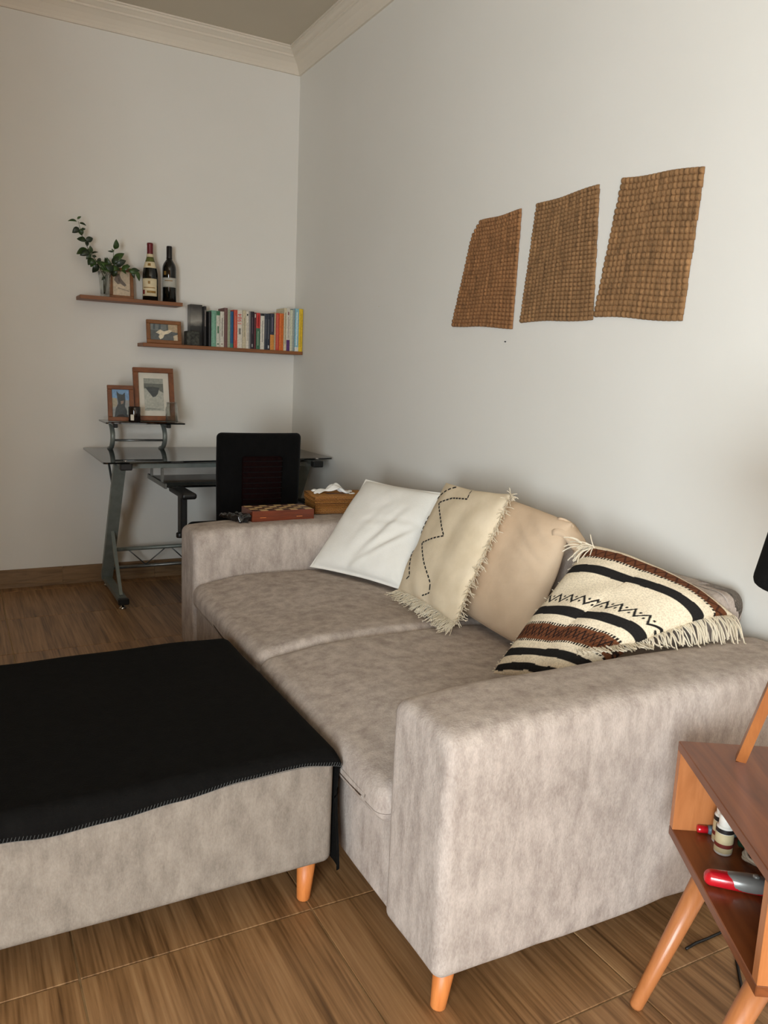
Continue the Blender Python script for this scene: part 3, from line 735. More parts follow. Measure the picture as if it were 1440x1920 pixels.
# (left, right) in tenths of the row, height, spine colour, label, bands [(z0,z1,colour)] as fractions of height
books = [
 (505, 524, .190, (26, 26, 28), 'thin black paperback beside the black boxed book', []),
 (524, 563, .198, (112, 160, 136), 'mint green paperback near the left of the row', [(.1, .9, (132, 178, 152), .3)]),
 (563, 592, .197, (196, 196, 180), 'white paperback with dark green patches', [(.88, 1, (52, 110, 74), 1), (.38, .58, (38, 96, 62), .5), (.06, .1, (70, 110, 80), .6)]),
 (592, 624, .196, (206, 200, 186), 'plain white paperback left of the mauve book', [(.3, .82, (92, 88, 80), .25), (.07, .1, (120, 70, 60), .4)]),
 (624, 651, .217, (112, 76, 72), 'tall mauve-brown book left of the sage green one', [(.1, .9, (88, 58, 56), .2)]),
 (651, 673, .209, (150, 158, 130), 'tall sage green book beside the blue one', []),
 (673, 698, .201, (26, 86, 126), 'blue paperback with teal foot beside the coral red one', [(0, .12, (44, 120, 110), 1)]),
 (700, 729, .211, (196, 78, 56), 'coral red paperback left of the 1984 book', [(.2, .85, (214, 150, 120), .15)]),
 (729, 770, .213, (214, 206, 190), 'white paperback with red 1984 on the spine', [(.36, .52, (118, 116, 110), .55)]),
 (770, 799, .213, (200, 188, 158), 'cream paperback right of the 1984 book', [(.3, .8, (120, 110, 90), .2)]),
 (799, 822, .208, (214, 206, 190), 'white paperback with black dot near its top', [(.88, .93, (30, 28, 28), .6), (.2, .7, (130, 124, 112), .2)]),
 (822, 836, .209, (128, 126, 124), 'thin grey paperback left of the dark plum one', []),
 (836, 866, .209, (36, 26, 36), 'dark plum paperback with pale emblem', [(.05, .13, (190, 186, 180), .35), (.4, .85, (120, 90, 104), .15)]),
 (866, 882, .205, (92, 28, 36), 'thin maroon paperback with pale patch near its top', [(.86, .96, (200, 190, 176), .7)]),
 (882, 915, .204, (62, 108, 80), 'green paperback with red upper spine', [(.58, 1, (196, 50, 46), 1), (.1, .5, (170, 190, 160), .2), (.62, .92, (226, 180, 160), .2)]),
 (915, 949, .203, (212, 206, 192), 'white paperback with black top', [(.93, 1, (24, 24, 24), 1), (.2, .8, (110, 104, 98), .2)]),
 (949, 974, .204, (44, 50, 62), 'slate navy paperback right of the black-topped white one', [(.3, .85, (130, 132, 136), .15)]),
 (974, 998, .204, (34, 40, 54), 'dark navy paperback with white emblem at its foot', [(.04, .12, (206, 206, 204), .5), (.3, .85, (150, 150, 150), .15)]),
 (998, 1032, .207, (46, 50, 66), 'navy paperback with orange lower spine', [(0, .42, (208, 138, 58), 1), (.5, .9, (140, 130, 150), .2)]),
 (1032, 1046, .214, (182, 158, 124), 'thin tan paperback left of the bright red one', []),
 (1046, 1075, .212, (198, 66, 46), 'bright red paperback near the right end', [(.05, .95, (216, 150, 124), .12)]),
 (1075, 1111, .212, (212, 108, 36), 'orange paperback near the right end', [(0, 1, (190, 84, 24), .2)]),
 (1111, 1136, .243, (206, 194, 164), 'tall cream paperback with dark lettering', [(.15, .9, (96, 86, 70), .25)]),
 (1136, 1166, .244, (206, 200, 186), 'tall white paperback with purple foot', [(.0, .26, (82, 40, 104), 1), (.84, .92, (120, 40, 46), .4), (.3, .8, (130, 120, 110), .2)]),
 (1166, 1188, .236, (204, 204, 178), 'pale green-white book right of the purple-footed one', []),
 (1188, 1206, .242, (150, 160, 156), 'thin grey-green book left of the light blue one', []),
 (1206, 1240, .246, (138, 184, 196), 'light blue book with white foot', [(0, .1, (216, 214, 206), 1), (.14, .92, (214, 226, 226), .35)]),
 (1240, 1275, .246, (222, 186, 40), 'yellow book at the right end of the row', [(.1, .9, (178, 140, 30), .2)]),
]
def make_book(x0, x1, h, c, label, bands, k):
    w = x1 - x0 - .0008; rnd = random.Random(k); dep = rnd.uniform(.118, .130); yf = -.147 + rnd.uniform(0, .004)
    r = tag(empty('book', ((x0 + x1) / 2, yf, ZL)), label, 'book', 'books on the lower shelf'); W = w / 2; t = .0011
    MB().add([], []) 
    cv = MB(); cv.bbox(-W, -W + t, 0.0008, dep, 0, h, .0002); cv.bbox(W - t, W, .0008, dep, 0, h, .0002)
    n = 6; pf = [(-W, .0012)] + [(-W + (2 * W) * i / n, .0012 - .0014 * sin(pi * i / n)) for i in range(1, n)] + [(W, .0012), (W, .0024), (-W, .0024)]
    cv.prism(pf, 0, h); cv.build('cover', pcol(c), r)
    MB().box(-W + t + .0001, W - t - .0001, .0026, dep - .003, .002, h - .0025).build('pages', 'pages', r)
    for (a, b, bc, ww) in bands:
        MB().prism([(-W * ww, .0009 - .0009 * (1 - ww)), (-W * ww * .5, -.0003), (W * ww * .5, -.0003), (W * ww, .0009 - .0009 * (1 - ww)), (W * ww, .0012), (-W * ww, .0012)], a * h + .0002, b * h - .0002).build('spine_print', pcol(bc), r)
    return r
S_ = (BX1 - BX0) / (1275 - 505)
for k, (a, b, h, c, label, bands) in enumerate(books):
    r = make_book(BX0 + (a - 505) * S_, BX0 + (b - 505) * S_, h, c, label, bands, k)
    if 'red 1984 on' in label:
        cu = bpy.data.curves.new('title', 'FONT'); cu.body = '1984'; cu.size = .030; cu.extrude = .0004; cu.align_x = 'CENTER'; cu.align_y = 'CENTER'
        tmp = bpy.data.objects.new('title_tmp', cu); COL.objects.link(tmp); bpy.context.view_layer.update()
        me = bpy.data.meshes.new_from_object(tmp.evaluated_get(bpy.context.evaluated_depsgraph_get())); bpy.data.objects.remove(tmp)
        me.materials.clear(); me.materials.append(M[pcol((204, 44, 44))])
        o = bpy.data.objects.new('title', me); COL.objects.link(o); o.parent = r
        # text runs up the spine: x -> +z, facing -y
        o.matrix_local = Matrix(((0, -1, 0, 0), (0, 0, -1, -.0010), (1, 0, 0, .160), (0, 0, 0, 1)))
        o.scale = (1.05, 1.0, 1.0)

# ---------------------------------------------------------------- vase and leafy sprigs
def thin_glass(name, tint=(248, 250, 249)):
    k = NT(name); tr = k.n('ShaderNodeBsdfTransparent'); tr.inputs[0].default_value = L4(tint); gl = k.n('ShaderNodeBsdfGlossy'); gl.inputs['Roughness'].default_value = .02
    fr_ = k.n('ShaderNodeLayerWeight'); fr_.inputs['Blend'].default_value = .28; mx = k.n('ShaderNodeMixShader'); k.l(fr_.outputs['Facing'], mx.inputs[0]); k.l(tr.outputs[0], mx.inputs[1]); k.l(gl.outputs[0], mx.inputs[2])
    k.l(mx.outputs[0], k.t.nodes['Material Output'].inputs['Surface']); return k.m
M['clear_glass'] = thin_glass('clear_glass'); M['water'] = glass('water', (235, 242, 238), 0, 1.33)
VX, VY = -1.115, -.108
vase = tag(empty('glass_vase', (VX, VY, ZU)), 'slim clear glass vase on the upper shelf', 'vase')
MB().lathe([(.0265, 0), (.0265, .004), (.0245, .012), (.026, .05), (.029, .09), (.0345, .128), (.0325, .128), (.027, .09), (.0235, .05), (.022, .014), (.0005, .012)], 28).build('glass', 'clear_glass', vase, True)
def leafmat():
    k = NT('leaf_green'); v = k.coords(rand=True); a = k.n('ShaderNodeTexNoise', Scale=20., Detail=3.); k.l(v, a.inputs['Vector']); oi = k.n('ShaderNodeObjectInfo')
    ad = k.n('ShaderNodeMath', operation='MULTIPLY_ADD'); ad.inputs[1].default_value = .3; k.l(a.outputs[0], ad.inputs[0]); ml = k.n('ShaderNodeMath', operation='MULTIPLY'); ml.inputs[1].default_value = .7; k.l(oi.outputs['Random'], ml.inputs[0]); k.l(ml.outputs[0], ad.inputs[2])
    k.l(k.ramp(ad.outputs[0], [(.1, (26, 36, 22)), (.5, (40, 58, 28)), (.75, (56, 82, 34)), (.95, (86, 116, 48))]), k.b.inputs['Base Color']); k.b.inputs['Roughness'].default_value = .4; return k.m
M['leaf'] = leafmat(); M['stem'] = plain('brown_green_stem', (66, 62, 38), .7)
def leaf(parent, b, t, w, rnd):
    b, t = Vector(b), Vector(t); d = t - b; L = d.length; d.normalize()
    sd = d.cross(Vector((rnd.uniform(-.5, .5), -1, rnd.uniform(-.2, .7)))).normalized(); nn = sd.cross(d); V = []; F = []; n = 7
    for i in range(n + 1):
        a = i / n; ww = w * L * (sin(pi * a ** .8) ** .8) * .5 if 0 < i < n else .0004; c = b + d * L * a + nn * (.10 * L * sin(pi * a) - .12 * L * a * a)
        V += [c - sd * ww + nn * ww * .35, c, c + sd * ww + nn * ww * .35]
    for i in range(n):
        for j in (0, 1): q = i * 3 + j; F.append((q, q + 1, q + 4, q + 3))
    o = mk('leaf', V, F, 'leaf', parent, True); so = o.modifiers.new('t', 'SOLIDIFY'); so.thickness = .0006
def sprig(stem, leaves, label, ybase, ytip, seed):
    rnd = random.Random(seed); r = tag(empty('leafy_sprig', (VX, VY, ZU + .016)), label, 'sprig', 'leafy sprigs in the vase')
    cy = lambda q: ybase + (ytip - ybase) * max(0, min(1, (640 - q) / 480.))
    P = lambda a, q, dy=0.: Vector(((a - 470) / 2077., cy(q) + dy, (915 - q) / 2077. - .016))
    pts = [Vector((rnd.uniform(-.008, .008), rnd.uniform(-.008, .008), .001))] + [P(a, q) for a, q in stem]
    MB().tube(pts, [.0022 - .0014 * i / (len(pts) - 1) for i in range(len(pts))], 6).build('stem', 'stem', r, True)
    for a, q, a2, q2, w in leaves: dy = rnd.uniform(-.018, .018); leaf(r, P(a, q), P(a2, q2, dy), w, rnd)
sprig([(455, 690), (400, 560), (330, 460), (290, 390), (250, 290), (230, 220), (215, 150)],
      [(205, 128, 242, 96, .5), (200, 152, 110, 156, .35), (225, 165, 292, 182, .4), (218, 215, 152, 275, .7), (238, 222, 245, 292, .8), (240, 240, 292, 208, .45), (288, 345, 196, 325, .65), (282, 340, 362, 305, .7), (296, 400, 300, 330, .5),
       (310, 440, 186, 480, .6), (318, 450, 222, 500, .6), (320, 470, 340, 378, .5), (340, 470, 402, 446, .35), (330, 470, 285, 535, .6), (345, 500, 392, 492, .6), (360, 520, 300, 590, .8), (370, 530, 330, 610, .7), (400, 570, 352, 668, .6), (395, 560, 440, 500, .5), (330, 455, 300, 420, .5)],
      'tall leafy sprig rising to the left from the vase', 0., .015, 3)
sprig([(480, 690), (530, 600), (560, 520), (565, 430), (582, 380)],
      [(578, 402, 592, 303, .6), (562, 430, 503, 430, .35), (568, 428, 545, 398, .4), (572, 540, 672, 425, .55), (575, 560, 692, 512, .6), (560, 560, 610, 470, .6), (540, 590, 490, 495, .4), (520, 610, 478, 488, .35), (560, 540, 640, 580, .6), (545, 580, 640, 610, .6), (530, 600, 580, 690, .5), (510, 620, 440, 560, .7), (505, 630, 390, 545, .6)],
      'upright leafy sprig with two large glossy leaves in the middle of the vase', .005, -.02, 8)
sprig([(495, 680), (560, 630), (640, 620), (720, 605), (790, 600)],
      [(690, 600, 722, 538, .6), (740, 603, 846, 598, .4), (790, 600, 845, 712, .4), (760, 605, 778, 690, .45), (640, 615, 705, 645, .5), (600, 625, 560, 690, .5), (650, 615, 730, 560, .6), (720, 605, 800, 640, .5), (560, 630, 470, 580, .7), (540, 640, 420, 600, .7), (480, 670, 440, 640, .6), (470, 700, 435, 740, .5), (560, 628, 600, 560, .6)],
      'drooping leafy sprig reaching right towards the wine bottles', -.005, -.03, 11)

# ---------------------------------------------------------------- desk
desk = tag(empty('desk', (-.64, -.4, 0)), 'black glass computer desk on grey Z-shaped steel legs', 'desk'); D0 = desk.location.copy(); DZ = .765
def dv(*p): return Vector(p) - D0
def rounded_poly(pts, r, n=4):
    out = []
    for i, p in enumerate(pts):
        p = Vector(p); a = (Vector(pts[i - 1]) - p).normalized(); b = (Vector(pts[(i + 1) % len(pts)]) - p).normalized()
        for k in range(n + 1):
            t = k / n; out.append(tuple((p + a * r) * (1 - t) ** 2 + p * 2 * t * (1 - t) + (p + b * r) * t * t))
    return out
top = rounded_poly([(-1.232, -.035), (-1.238, -.765), (-.020, -.662), (-.018, -.035)], .02)
MB().prism([(a - D0.x, b - D0.y) for a, b in top], DZ - .008, DZ).build('glass_top', 'black_glass', desk)
def zframe(x):
    f = empty('side_frame', dv(x, -.4, 0)); f.parent = desk
    q = lambda y, z: Vector((0, y + .4, z))
    MB().bar(q(-.70, .742), q(-.10, .742), .035, .022).build('top_bar', 'steel', f)
    MB().bar(q(-.56, .735), q(-.115, .048), .030, .058, (1, 0, 0)).build('z_leg', 'steel', f)
    MB().bar(q(-.085, .045), q(-.625, .045), .042, .024).build('foot_bar', 'steel', f)
    MB().bar(q(-.245, .44), q(-.545, .055), .022, .016, (1, 0, 0)).build('brace', 'steel', f)
    MB().bar(q(-.20, .735), q(-.415, .53), .010, .010, (1, 0, 0)).build('brace', 'rod', f)
    MB().bbox(-.026, .026, q(-.63, 0).y, q(-.60, 0).y, .028, .060, .004).build('end_cap', 'black_plastic', f)
    MB().bbox(-.028, .028, q(-.735, 0).y, q(-.69, 0).y, .722, .7565, .004).build('glass_clamp', 'black_plastic', f)
    MB().lathe([(.007, .7652), (.010, .7655), (.009, .768), (.004, .7695)], 14, (0, q(-.71, 0).y, 0)).build('clamp_disc', 'chrome', f, True)
    for y in (-.115, -.59):
        MB().lathe([(.017, .0005), (.018, .006), (.009, .012), (.006, .034)], 16, q(y, 0)).build('levelling_foot', 'chrome', f, True)
zframe(-1.130); zframe(-.135)
MB().tube([dv(-1.13, -.175, .215), dv(-.135, -.175, .215)], .011, 12).build('cross_bar', 'steel', desk, True)
MB().tube([dv(-1.13, -.125, .10), dv(-.135, -.125, .10)], .009, 12).build('cross_bar', 'rod', desk, True)
for k in range(4):
    xa = -1.02 + k * .235
    MB().tube([dv(xa, -.172, .207), dv(xa + .10, -.128, .108)], .0035, 8).build('truss_rod', 'rod', desk, True)
    MB().tube([dv(xa + .20, -.172, .207), dv(xa + .10, -.128, .108)], .0035, 8).build('truss_rod', 'rod', desk, True)
MB().bar(dv(-1.13, -.60, .728), dv(-.135, -.60, .728), .03, .022).build('front_rail', 'steel', desk)
MB().bar(dv(-1.13, -.12, .728), dv(-.135, -.12, .728), .03, .022).build('rear_rail', 'steel', desk)
tray = MB().bbox(-.31, .31, -.20, .20, 0, .012, .002).build('keyboard_tray', 'black_glass', desk, loc=dv(-.625, -.53, .632))
for sx in (-1, 1):
    MB().bbox(sx * .318 - .006, sx * .318 + .006, -.20, .20, -.004, .022, .002).build('runner', 'rod', tray)
    for yy in (-.12, .12): MB().bar((sx * .318, yy, .02), (sx * .318, yy, .088), .010, .024, (0, 1, 0)).build('hanger', 'rod', tray)
# monitor riser on the desk: glass shelf on two curved brackets joined by a rod
ris = empty('monitor_shelf', dv(-.953, -.20, DZ)); ris.parent = desk
MB().prism(rounded_poly([(-.203, .11), (-.203, -.135), (.207, -.135), (.207, .11)], .012), .150, .157, 2).build('glass_shelf', 'black_glass', ris)
for sx in (-.150, .125):
    pts = [Vector((sx, .055 + .075 * cos(a) * -1 + .05, .076 + .070 * sin(a))) for a in [radians(t) for t in range(-88, 92, 12)]]
    pts = [Vector((sx, .10 - .11 * cos(radians(t)) , .074 + .0735 * sin(radians(t)))) for t in range(-90, 91, 12)]
    MB().tube(pts, .0125, 12).build('bracket', 'steel', ris, True)
    MB().bbox(sx - .011, sx + .011, -.105, -.070, .128, .149, .003).build('glass_clamp', 'black_plastic', ris)
    MB().bbox(sx - .010, sx + .010, -.075, .10, .138, .1495, .002).build('support_arm', 'steel', ris)
MB().tube([(-.150, -.008, .055), (.125, -.008, .055)], .006, 10).build('rod', 'rod', ris, True)
# candle and jar on the riser
M['amber_black'] = plain('dark_brown_glass', (24, 16, 13), .12, var=.1, spec=.6)
cd = tag(empty('candle_jar', (-1.005, -.292, RZ)), 'dark brown glass candle jar with small pale sticker', 'candle')
MB().lathe([(.028, 0), (.0305, .003), (.0305, .077), (.029, .080), (.027, .079), (.027, .062), (.001, .061)], 24).build('glass', 'amber_black', cd, True)
MB().lathe([(.001, .058), (.0262, .058), (.0262, .062), (.001, .062)], 20).build('wax', plain('cream_wax', (90, 74, 58), .6), cd, True)
MB().box(-.009, .009, -.0318, -.0306, .010, .040, Matrix.Rotation(-.55, 4, 'Z')).build('sticker', 'paper', cd)
gj = tag(empty('glass_jar', (-.812, -.300, RZ)), 'empty clear glass preserve jar at the right of the desk shelf', 'jar')
MB().lathe([(.028, 0), (.0325, .004), (.033, .070), (.031, .080), (.0275, .086), (.0275, .104), (.0285, .106), (.026, .108), (.0255, .086), (.029, .078), (.031, .068), (.0305, .006), (.001, .005)], 28).build('glass', 'clear_glass', gj, True)

# ---------------------------------------------------------------- office chair
CHX, CHY = -.548, -.80
ch = tag(empty('office_chair', (CHX, CHY, 0)), 'black office chair with mesh panel in its back, pushed under the desk', 'chair')
M['mesh_red'] = fabric('maroon_mesh', (15, 5, 5), (26, 9, 8), 90., 300., .6, sheen=0)
def backdef(p): q = p.copy(); q.y += -.045 * (1 - ((p.x) / .22) ** 2) * .6 + .05 * (p.z - .7) * (-.6); q.x *= 1 - .10 * max(0, (.75 - p.z)) ; return q
soft('backrest', (-.222, -.175, .43), (.222, -.125, .935), .035, 'black_cloth', ch, 14, backdef)
V, F = softbox((-.100, -.181, .560), (.100, -.150, .815), .012, 10, lambda p: backdef(p) + Vector((0, -.012, 0))); mp = mk('mesh_panel', V, F, 'mesh_red', ch, True)
def ribdef(z): 
    return [backdef(Vector((-.098 + .196 * i / 10, -.182, z))) + Vector((0, -.0125, 0)) for i in range(11)]
for k in range(9): MB().tube(ribdef(.585 + k * .026), .0022, 5).build('mesh_rib', 'black_cloth', mp, True)
soft('seat', (-.235, -.12, .345), (.235, .33, .415), .035, 'black_cloth', ch, 10)
MB().bar((0, -.16, .48), (0, -.02, .35), .07, .012, (1, 0, 0)).build('back_bracket', 'black_plastic', ch)
for sx in (-1, 1):
    zt = .606 if sx < 0 else .52
    ar = soft('armrest', (sx * .335 - .036, -.15, zt), (sx * .335 + .036, .125, zt + .030), .013, 'black_plastic', ch, 6)
    MB().bbox(sx * .335 - .016, sx * .335 + .016, -.045, .022, .405, zt, .006).build('post', 'black_plastic', ar)
    MB().bar((sx * .335, -.012, .40), (sx * .20, -.012, .342), .05, .014, (0, 0, 1)).build('strut', 'black_plastic', ar)
    MB().lathe([(.001, -.012), (.016, -.012), (.018, -.008), (.018, .008), (.016, .012), (.001, .012)], 14).build('adjuster_knob', 'black_plastic', ar, True, (sx * .352, -.03, .415))
MB().tube([(0, .06, .08), (0, .06, .345)], .024, 16).build('gas_lift', 'chrome', ch, True)
bs = MB()
for k in range(5):
    a = radians(198 + 72 * k); e = Vector((.30 * cos(a), .06 + .30 * sin(a), .085))
    bs.tube([Vector((.02 * cos(a), .06 + .02 * sin(a), .105)), e], [.026, .017], 8)
bs.build('star_base', 'black_plastic', ch, True)
for k in range(5):
    a = radians(198 + 72 * k); c = Vector((.315 * cos(a), .06 + .315 * sin(a), .030)); ax = Vector((-sin(a), cos(a), 0))
    w = MB(); 
    for s in (-1, 1): w.tube([c + ax * (s * .006), c + ax * (s * .024)], [.0295, .0275], 16)
    cs = w.build('caster', 'black_plastic', ch, True)
    MB().tube([c + Vector((0, 0, .0)), c + Vector((0, 0, .055))], .006, 8).build('caster_pin', 'chrome', cs, True)

# ---------------------------------------------------------------- things on the far sofa arm
AZ = .6085
M['box_red'] = wood('chess_box_wood', [(.3, (84, 32, 14)), (.7, (120, 52, 24))], (1, 9, 9), 7, .35, rand=False, coat=.4); M['sq_light'] = wood('light_square', [(.3, (196, 160, 108)), (.7, (214, 182, 130))], (6, 6, 6), 5, .4); M['sq_dark'] = wood('dark_square', [(.3, (62, 26, 14)), (.7, (84, 38, 20))], (6, 6, 6), 5, .4)
cb = tag(empty('chess_box', (-.655, -1.505, AZ), (0, 0, .0)), 'folded wooden chess box with chequered lid on the far sofa arm', 'chess box')
CL, CW, CH = .272, .140, .045
MB().bbox(-CL / 2, CL / 2, -CW / 2, CW / 2, 0, CH, .0015).build('body', 'box_red', cb)
MB().box(-CL / 2 - .0003, CL / 2 + .0003, -CW / 2 - .0003, CW / 2 + .0003, CH * .49, CH * .51).build('joint_line', 'sq_dark', cb)
sq = .0325
for i in range(8):
    for j in range(4):
        x, y = (i - 4) * sq, (j - 2) * sq
        MB().box(x + .0003, x + sq - .0003, y + .0003, y + sq - .0003, CH - .0005, CH + .0008).build('light_square' if (i + j) % 2 else 'dark_square', 'sq_light' if (i + j) % 2 else 'sq_dark', cb)
for x in (-.09, .07): MB().bbox(x - .013, x + .013, -CW / 2 - .0007, -CW / 2 + .001, CH * .36, CH * .41, .0002).build('inlay', 'legwood', cb)
# crinkled dark packet
M['foil_black'] = plain('black_crinkled_plastic', (16, 17, 18), .18, var=.3, scale=80, spec=.7)
def packf(p):
    n = noise.noise_vector(p * 55); return Vector((p.x + .010 * n.x, p.y + .010 * n.y, max(.0005, p.z * (1 - 5 * max(0, p.y - .0)) + .009 * n.z)))
pk = soft('plastic_packet', (-.030, -.075, 0), (.030, .085, .030), .012, 'foil_black', None, 16, packf); pk.location = (-.835, -1.50, AZ); pk.rotation_euler = (0, 0, .25)
tag(pk, 'crinkled black plastic packet beside the chess box', 'packet')
MB().box(-.006, .006, -.094, -.074, .0005, .0025).build('clear_corner', 'clear_glass', pk)
# rattan tissue box
def rattan():
    k = NT('rattan_weave'); v = k.coords(); w1 = k.n('ShaderNodeTexWave', Scale=75., Distortion=1.5); w1.bands_direction = 'X'; w2 = k.n('ShaderNodeTexWave', Scale=60., Distortion=.8); w2.bands_direction = 'Z'
    k.l(v, w1.inputs['Vector']); k.l(v, w2.inputs['Vector']); mu = k.n('ShaderNodeMath', operation='MULTIPLY'); k.l(w1.outputs['Fac'], mu.inputs[0]); k.l(w2.outputs['Fac'], mu.inputs[1])
    k.l(k.ramp(mu.outputs[0], [(.0, (122, 72, 28)), (.35, (186, 124, 56)), (.9, (222, 166, 92))]), k.b.inputs['Base Color']); k.b.inputs['Roughness'].default_value = .5; k.bump(mu.outputs[0], .8, .004); return k.m
M['rattan'] = rattan(); M['tissue'] = plain('tissue_paper', (236, 234, 228), .9, var=.01)
tb = tag(empty('tissue_box', (-.335, -1.405, AZ), (0, 0, -.12)), 'rattan tissue box with a white tissue on the far sofa arm', 'tissue box')
def woven_band(name, x0, x1, y0, y1, z0, z1, parent):
    mb = MB(); n = max(2, int((z1 - z0) / .0056)); h = (z1 - z0) / n
    for r in range(n):
        z = z0 + h * (r + .5); loop = []
        per = [((x0, y0), (x1, y0)), ((x1, y0), (x1, y1)), ((x1, y1), (x0, y1)), ((x0, y1), (x0, y0))]
        for (ax, ay), (bx, by) in per:
            L = sqrt((bx - ax) ** 2 + (by - ay) ** 2); m_ = int(L / .007); nxn, nyn = (by - ay) / L, -(bx - ax) / L
            for i in range(m_):
                t = i / m_; o = .0011 * sin(pi * (i + r)) + (.0012 if (i + r) % 2 else -.0006); loop.append(Vector((ax + (bx - ax) * t + nxn * o, ay + (by - ay) * t + nyn * o, z)))
        loop.append(loop[0].copy()); mb.tube(loop, h * .52, 5, False)
    mb.box(x0 + .001, x1 - .001, y0 + .001, y1 - .001, z0 + .0005, z1 - .0005)
    return mb.build(name, 'rattan', parent)
woven_band('base', -.125, .125, -.078, .078, .002, .048, tb)
ldm = woven_band('lid', -.128, .128, -.081, .081, .050, .078, tb)
tp = MB()
for i in range(24):
    y = -.079 + .158 * (i + .5) / 24
    for a, b in (((-.127, -.055), (.055, .127)) if abs(y) < .03 else ((-.127, .127),)) if abs(y) >= .03 else ((-.127, -.055), (.055, .127)):
        tp.tube([(a, y, .0785), ((a + b) / 2, y, .0795), (b, y, .0785)], .0034, 5)
tp.build('lid_weave', 'rattan', ldm)
for a, b in (((-.128, -.081), (.128, -.081)), ((-.128, .081), (.128, .081)), ((-.128, -.081), (-.128, .081)), ((.128, -.081), (.128, .081))):
    MB().tube([(*a, .079), (*b, .079)], .0038, 8).build('rim', 'rattan', ldm, True)
V = []; F = []; n = 22
for i in range(n + 1):
    for j in range(n + 1):
        u, v = i / n - .5, j / n - .5; fold = .012 * sin(u * 14 + 2 * v) + .006 * sin(v * 19 + u * 6)
        V.append(Vector((u * .17 + .01 * sin(v * 9), v * .055 + fold * .5, .084 + .030 * (1 - (2 * u) ** 2) * (1 - abs(v) * .9) + .010 * sin(u * 11 + 1) * (1 - abs(u)) + fold * .35)))
for i in range(n):
    for j in range(n): q = i * (n + 1) + j; F.append((q, q + 1, q + n + 2, q + n + 1))
ts = mk('tissue', V, F, 'tissue', tb, True, (-.02, .0, 0)); so = ts.modifiers.new('t', 'SOLIDIFY'); so.thickness = .0006

# ---------------------------------------------------------------- side table by the near arm
TA = Vector((-.600, -3.600, 0)); TL_, TD = .432, .36; TZ0, TZ1, PT = .330, .530, .019
tang = atan2(-.853, -.52)
st_ = tag(empty('side_table', TA, (0, 0, tang)), 'open-fronted cherry wood side table on splayed round legs beside the sofa', 'side table')
# local frame: +x along the open front towards the camera, +y = into the table
def tbx(a): return a
sgn = 1.0
MB().bbox(0, TL_, 0, TD, TZ1 - PT, TZ1, .0015).build('top', 'cherry', st_)
MB().bbox(0, TL_, 0, TD, TZ0, TZ0 + PT, .0015).build('bottom', 'cherry', st_)
MB().bbox(0, PT, .0005, TD - .0005, TZ0 + PT, TZ1 - PT, .0008).build('side_panel', 'cherry_leg', st_)
MB().bbox(TL_ - PT, TL_, .0005, TD - .0005, TZ0 + PT, TZ1 - PT, .0008).build('side_panel', 'cherry_leg', st_)
MB().bbox(PT, TL_ - PT, TD - .012, TD - .004, TZ0 + PT, TZ1 - PT, .0008).build('back_panel', 'cherry', st_)
for lx, ly, fx, fy in ((.082, .062, .085, -.056), (TL_ - .082, .062, TL_ - .085, -.056), (.082, TD - .062, .085, TD + .05), (TL_ - .082, TD - .062, TL_ - .085, TD + .05)):
    MB().tube([(lx, ly, TZ0 - .0005), (lx + (fx - lx) * .985, ly + (fy - ly) * .985, .006), (fx, fy, .0008)], [.0215, .0135, .0115], 20).build('leg', 'cherry_leg', st_, True)
T_ = Matrix.Translation(TA) @ Matrix.Rotation(tang, 4, 'Z')
def on_table(a, b, z): return T_ @ Vector((a, b, z))
SZ = TZ0 + PT + .0005
# tripod lamp
M['shade_black'] = fabric('black_lampshade', (20, 20, 20), (30, 29, 29), 30., 500., .3, sheen=0); M['lampwood'] = wood('lamp_leg_wood', [(.25, (136, 74, 30)), (.75, (176, 108, 52))], (9, 9, 1), 4, .4, coat=.3)
lc = Vector((-.545, -3.83, TZ1))
lm_ = tag(empty('table_lamp', lc), 'tripod wooden table lamp with black shade standing on side table', 'lamp')
f0 = Vector((-.556, -3.708, 0)) - Vector((lc.x, lc.y, 0)); a0 = atan2(f0.y, f0.x); R0 = f0.length
for k in range(3):
    a = a0 + k * 2 * pi / 3; ft = Vector((R0 * cos(a), R0 * sin(a), .001)); tpv = Vector((.012 * cos(a), .012 * sin(a), .42))
    MB().bar(ft, tpv, .018, .018, (cos(a + .6), sin(a + .6), 0)).build('leg', 'lampwood', lm_)
MB().lathe([(.02, .40), (.026, .405), (.026, .43), (.012, .44), (.012, .50)], 20).build('hub', 'lampwood', lm_, True)
MB().lathe([(.030, .50), (.024, .56), (.010, .60)], 16).build('bulb', 'paper', lm_, True)
ZS = .372
shp = [(.088, .60 + .0), (.100, .50), (.116, .41), (.1225, .375), (.123, .368), (.1215, .362), (.119, .360), (.116, .362), (.120, .372), (.113, .41), (.097, .50), (.085, .60)]
MB().lathe(shp + [shp[0]], 40, caps=False).build('shade', 'shade_black', lm_, True)
MB().tube([(-.0855, 0, .58), (.0855, 0, .58)], .0015, 6).build('spider', 'chrome', lm_, True)
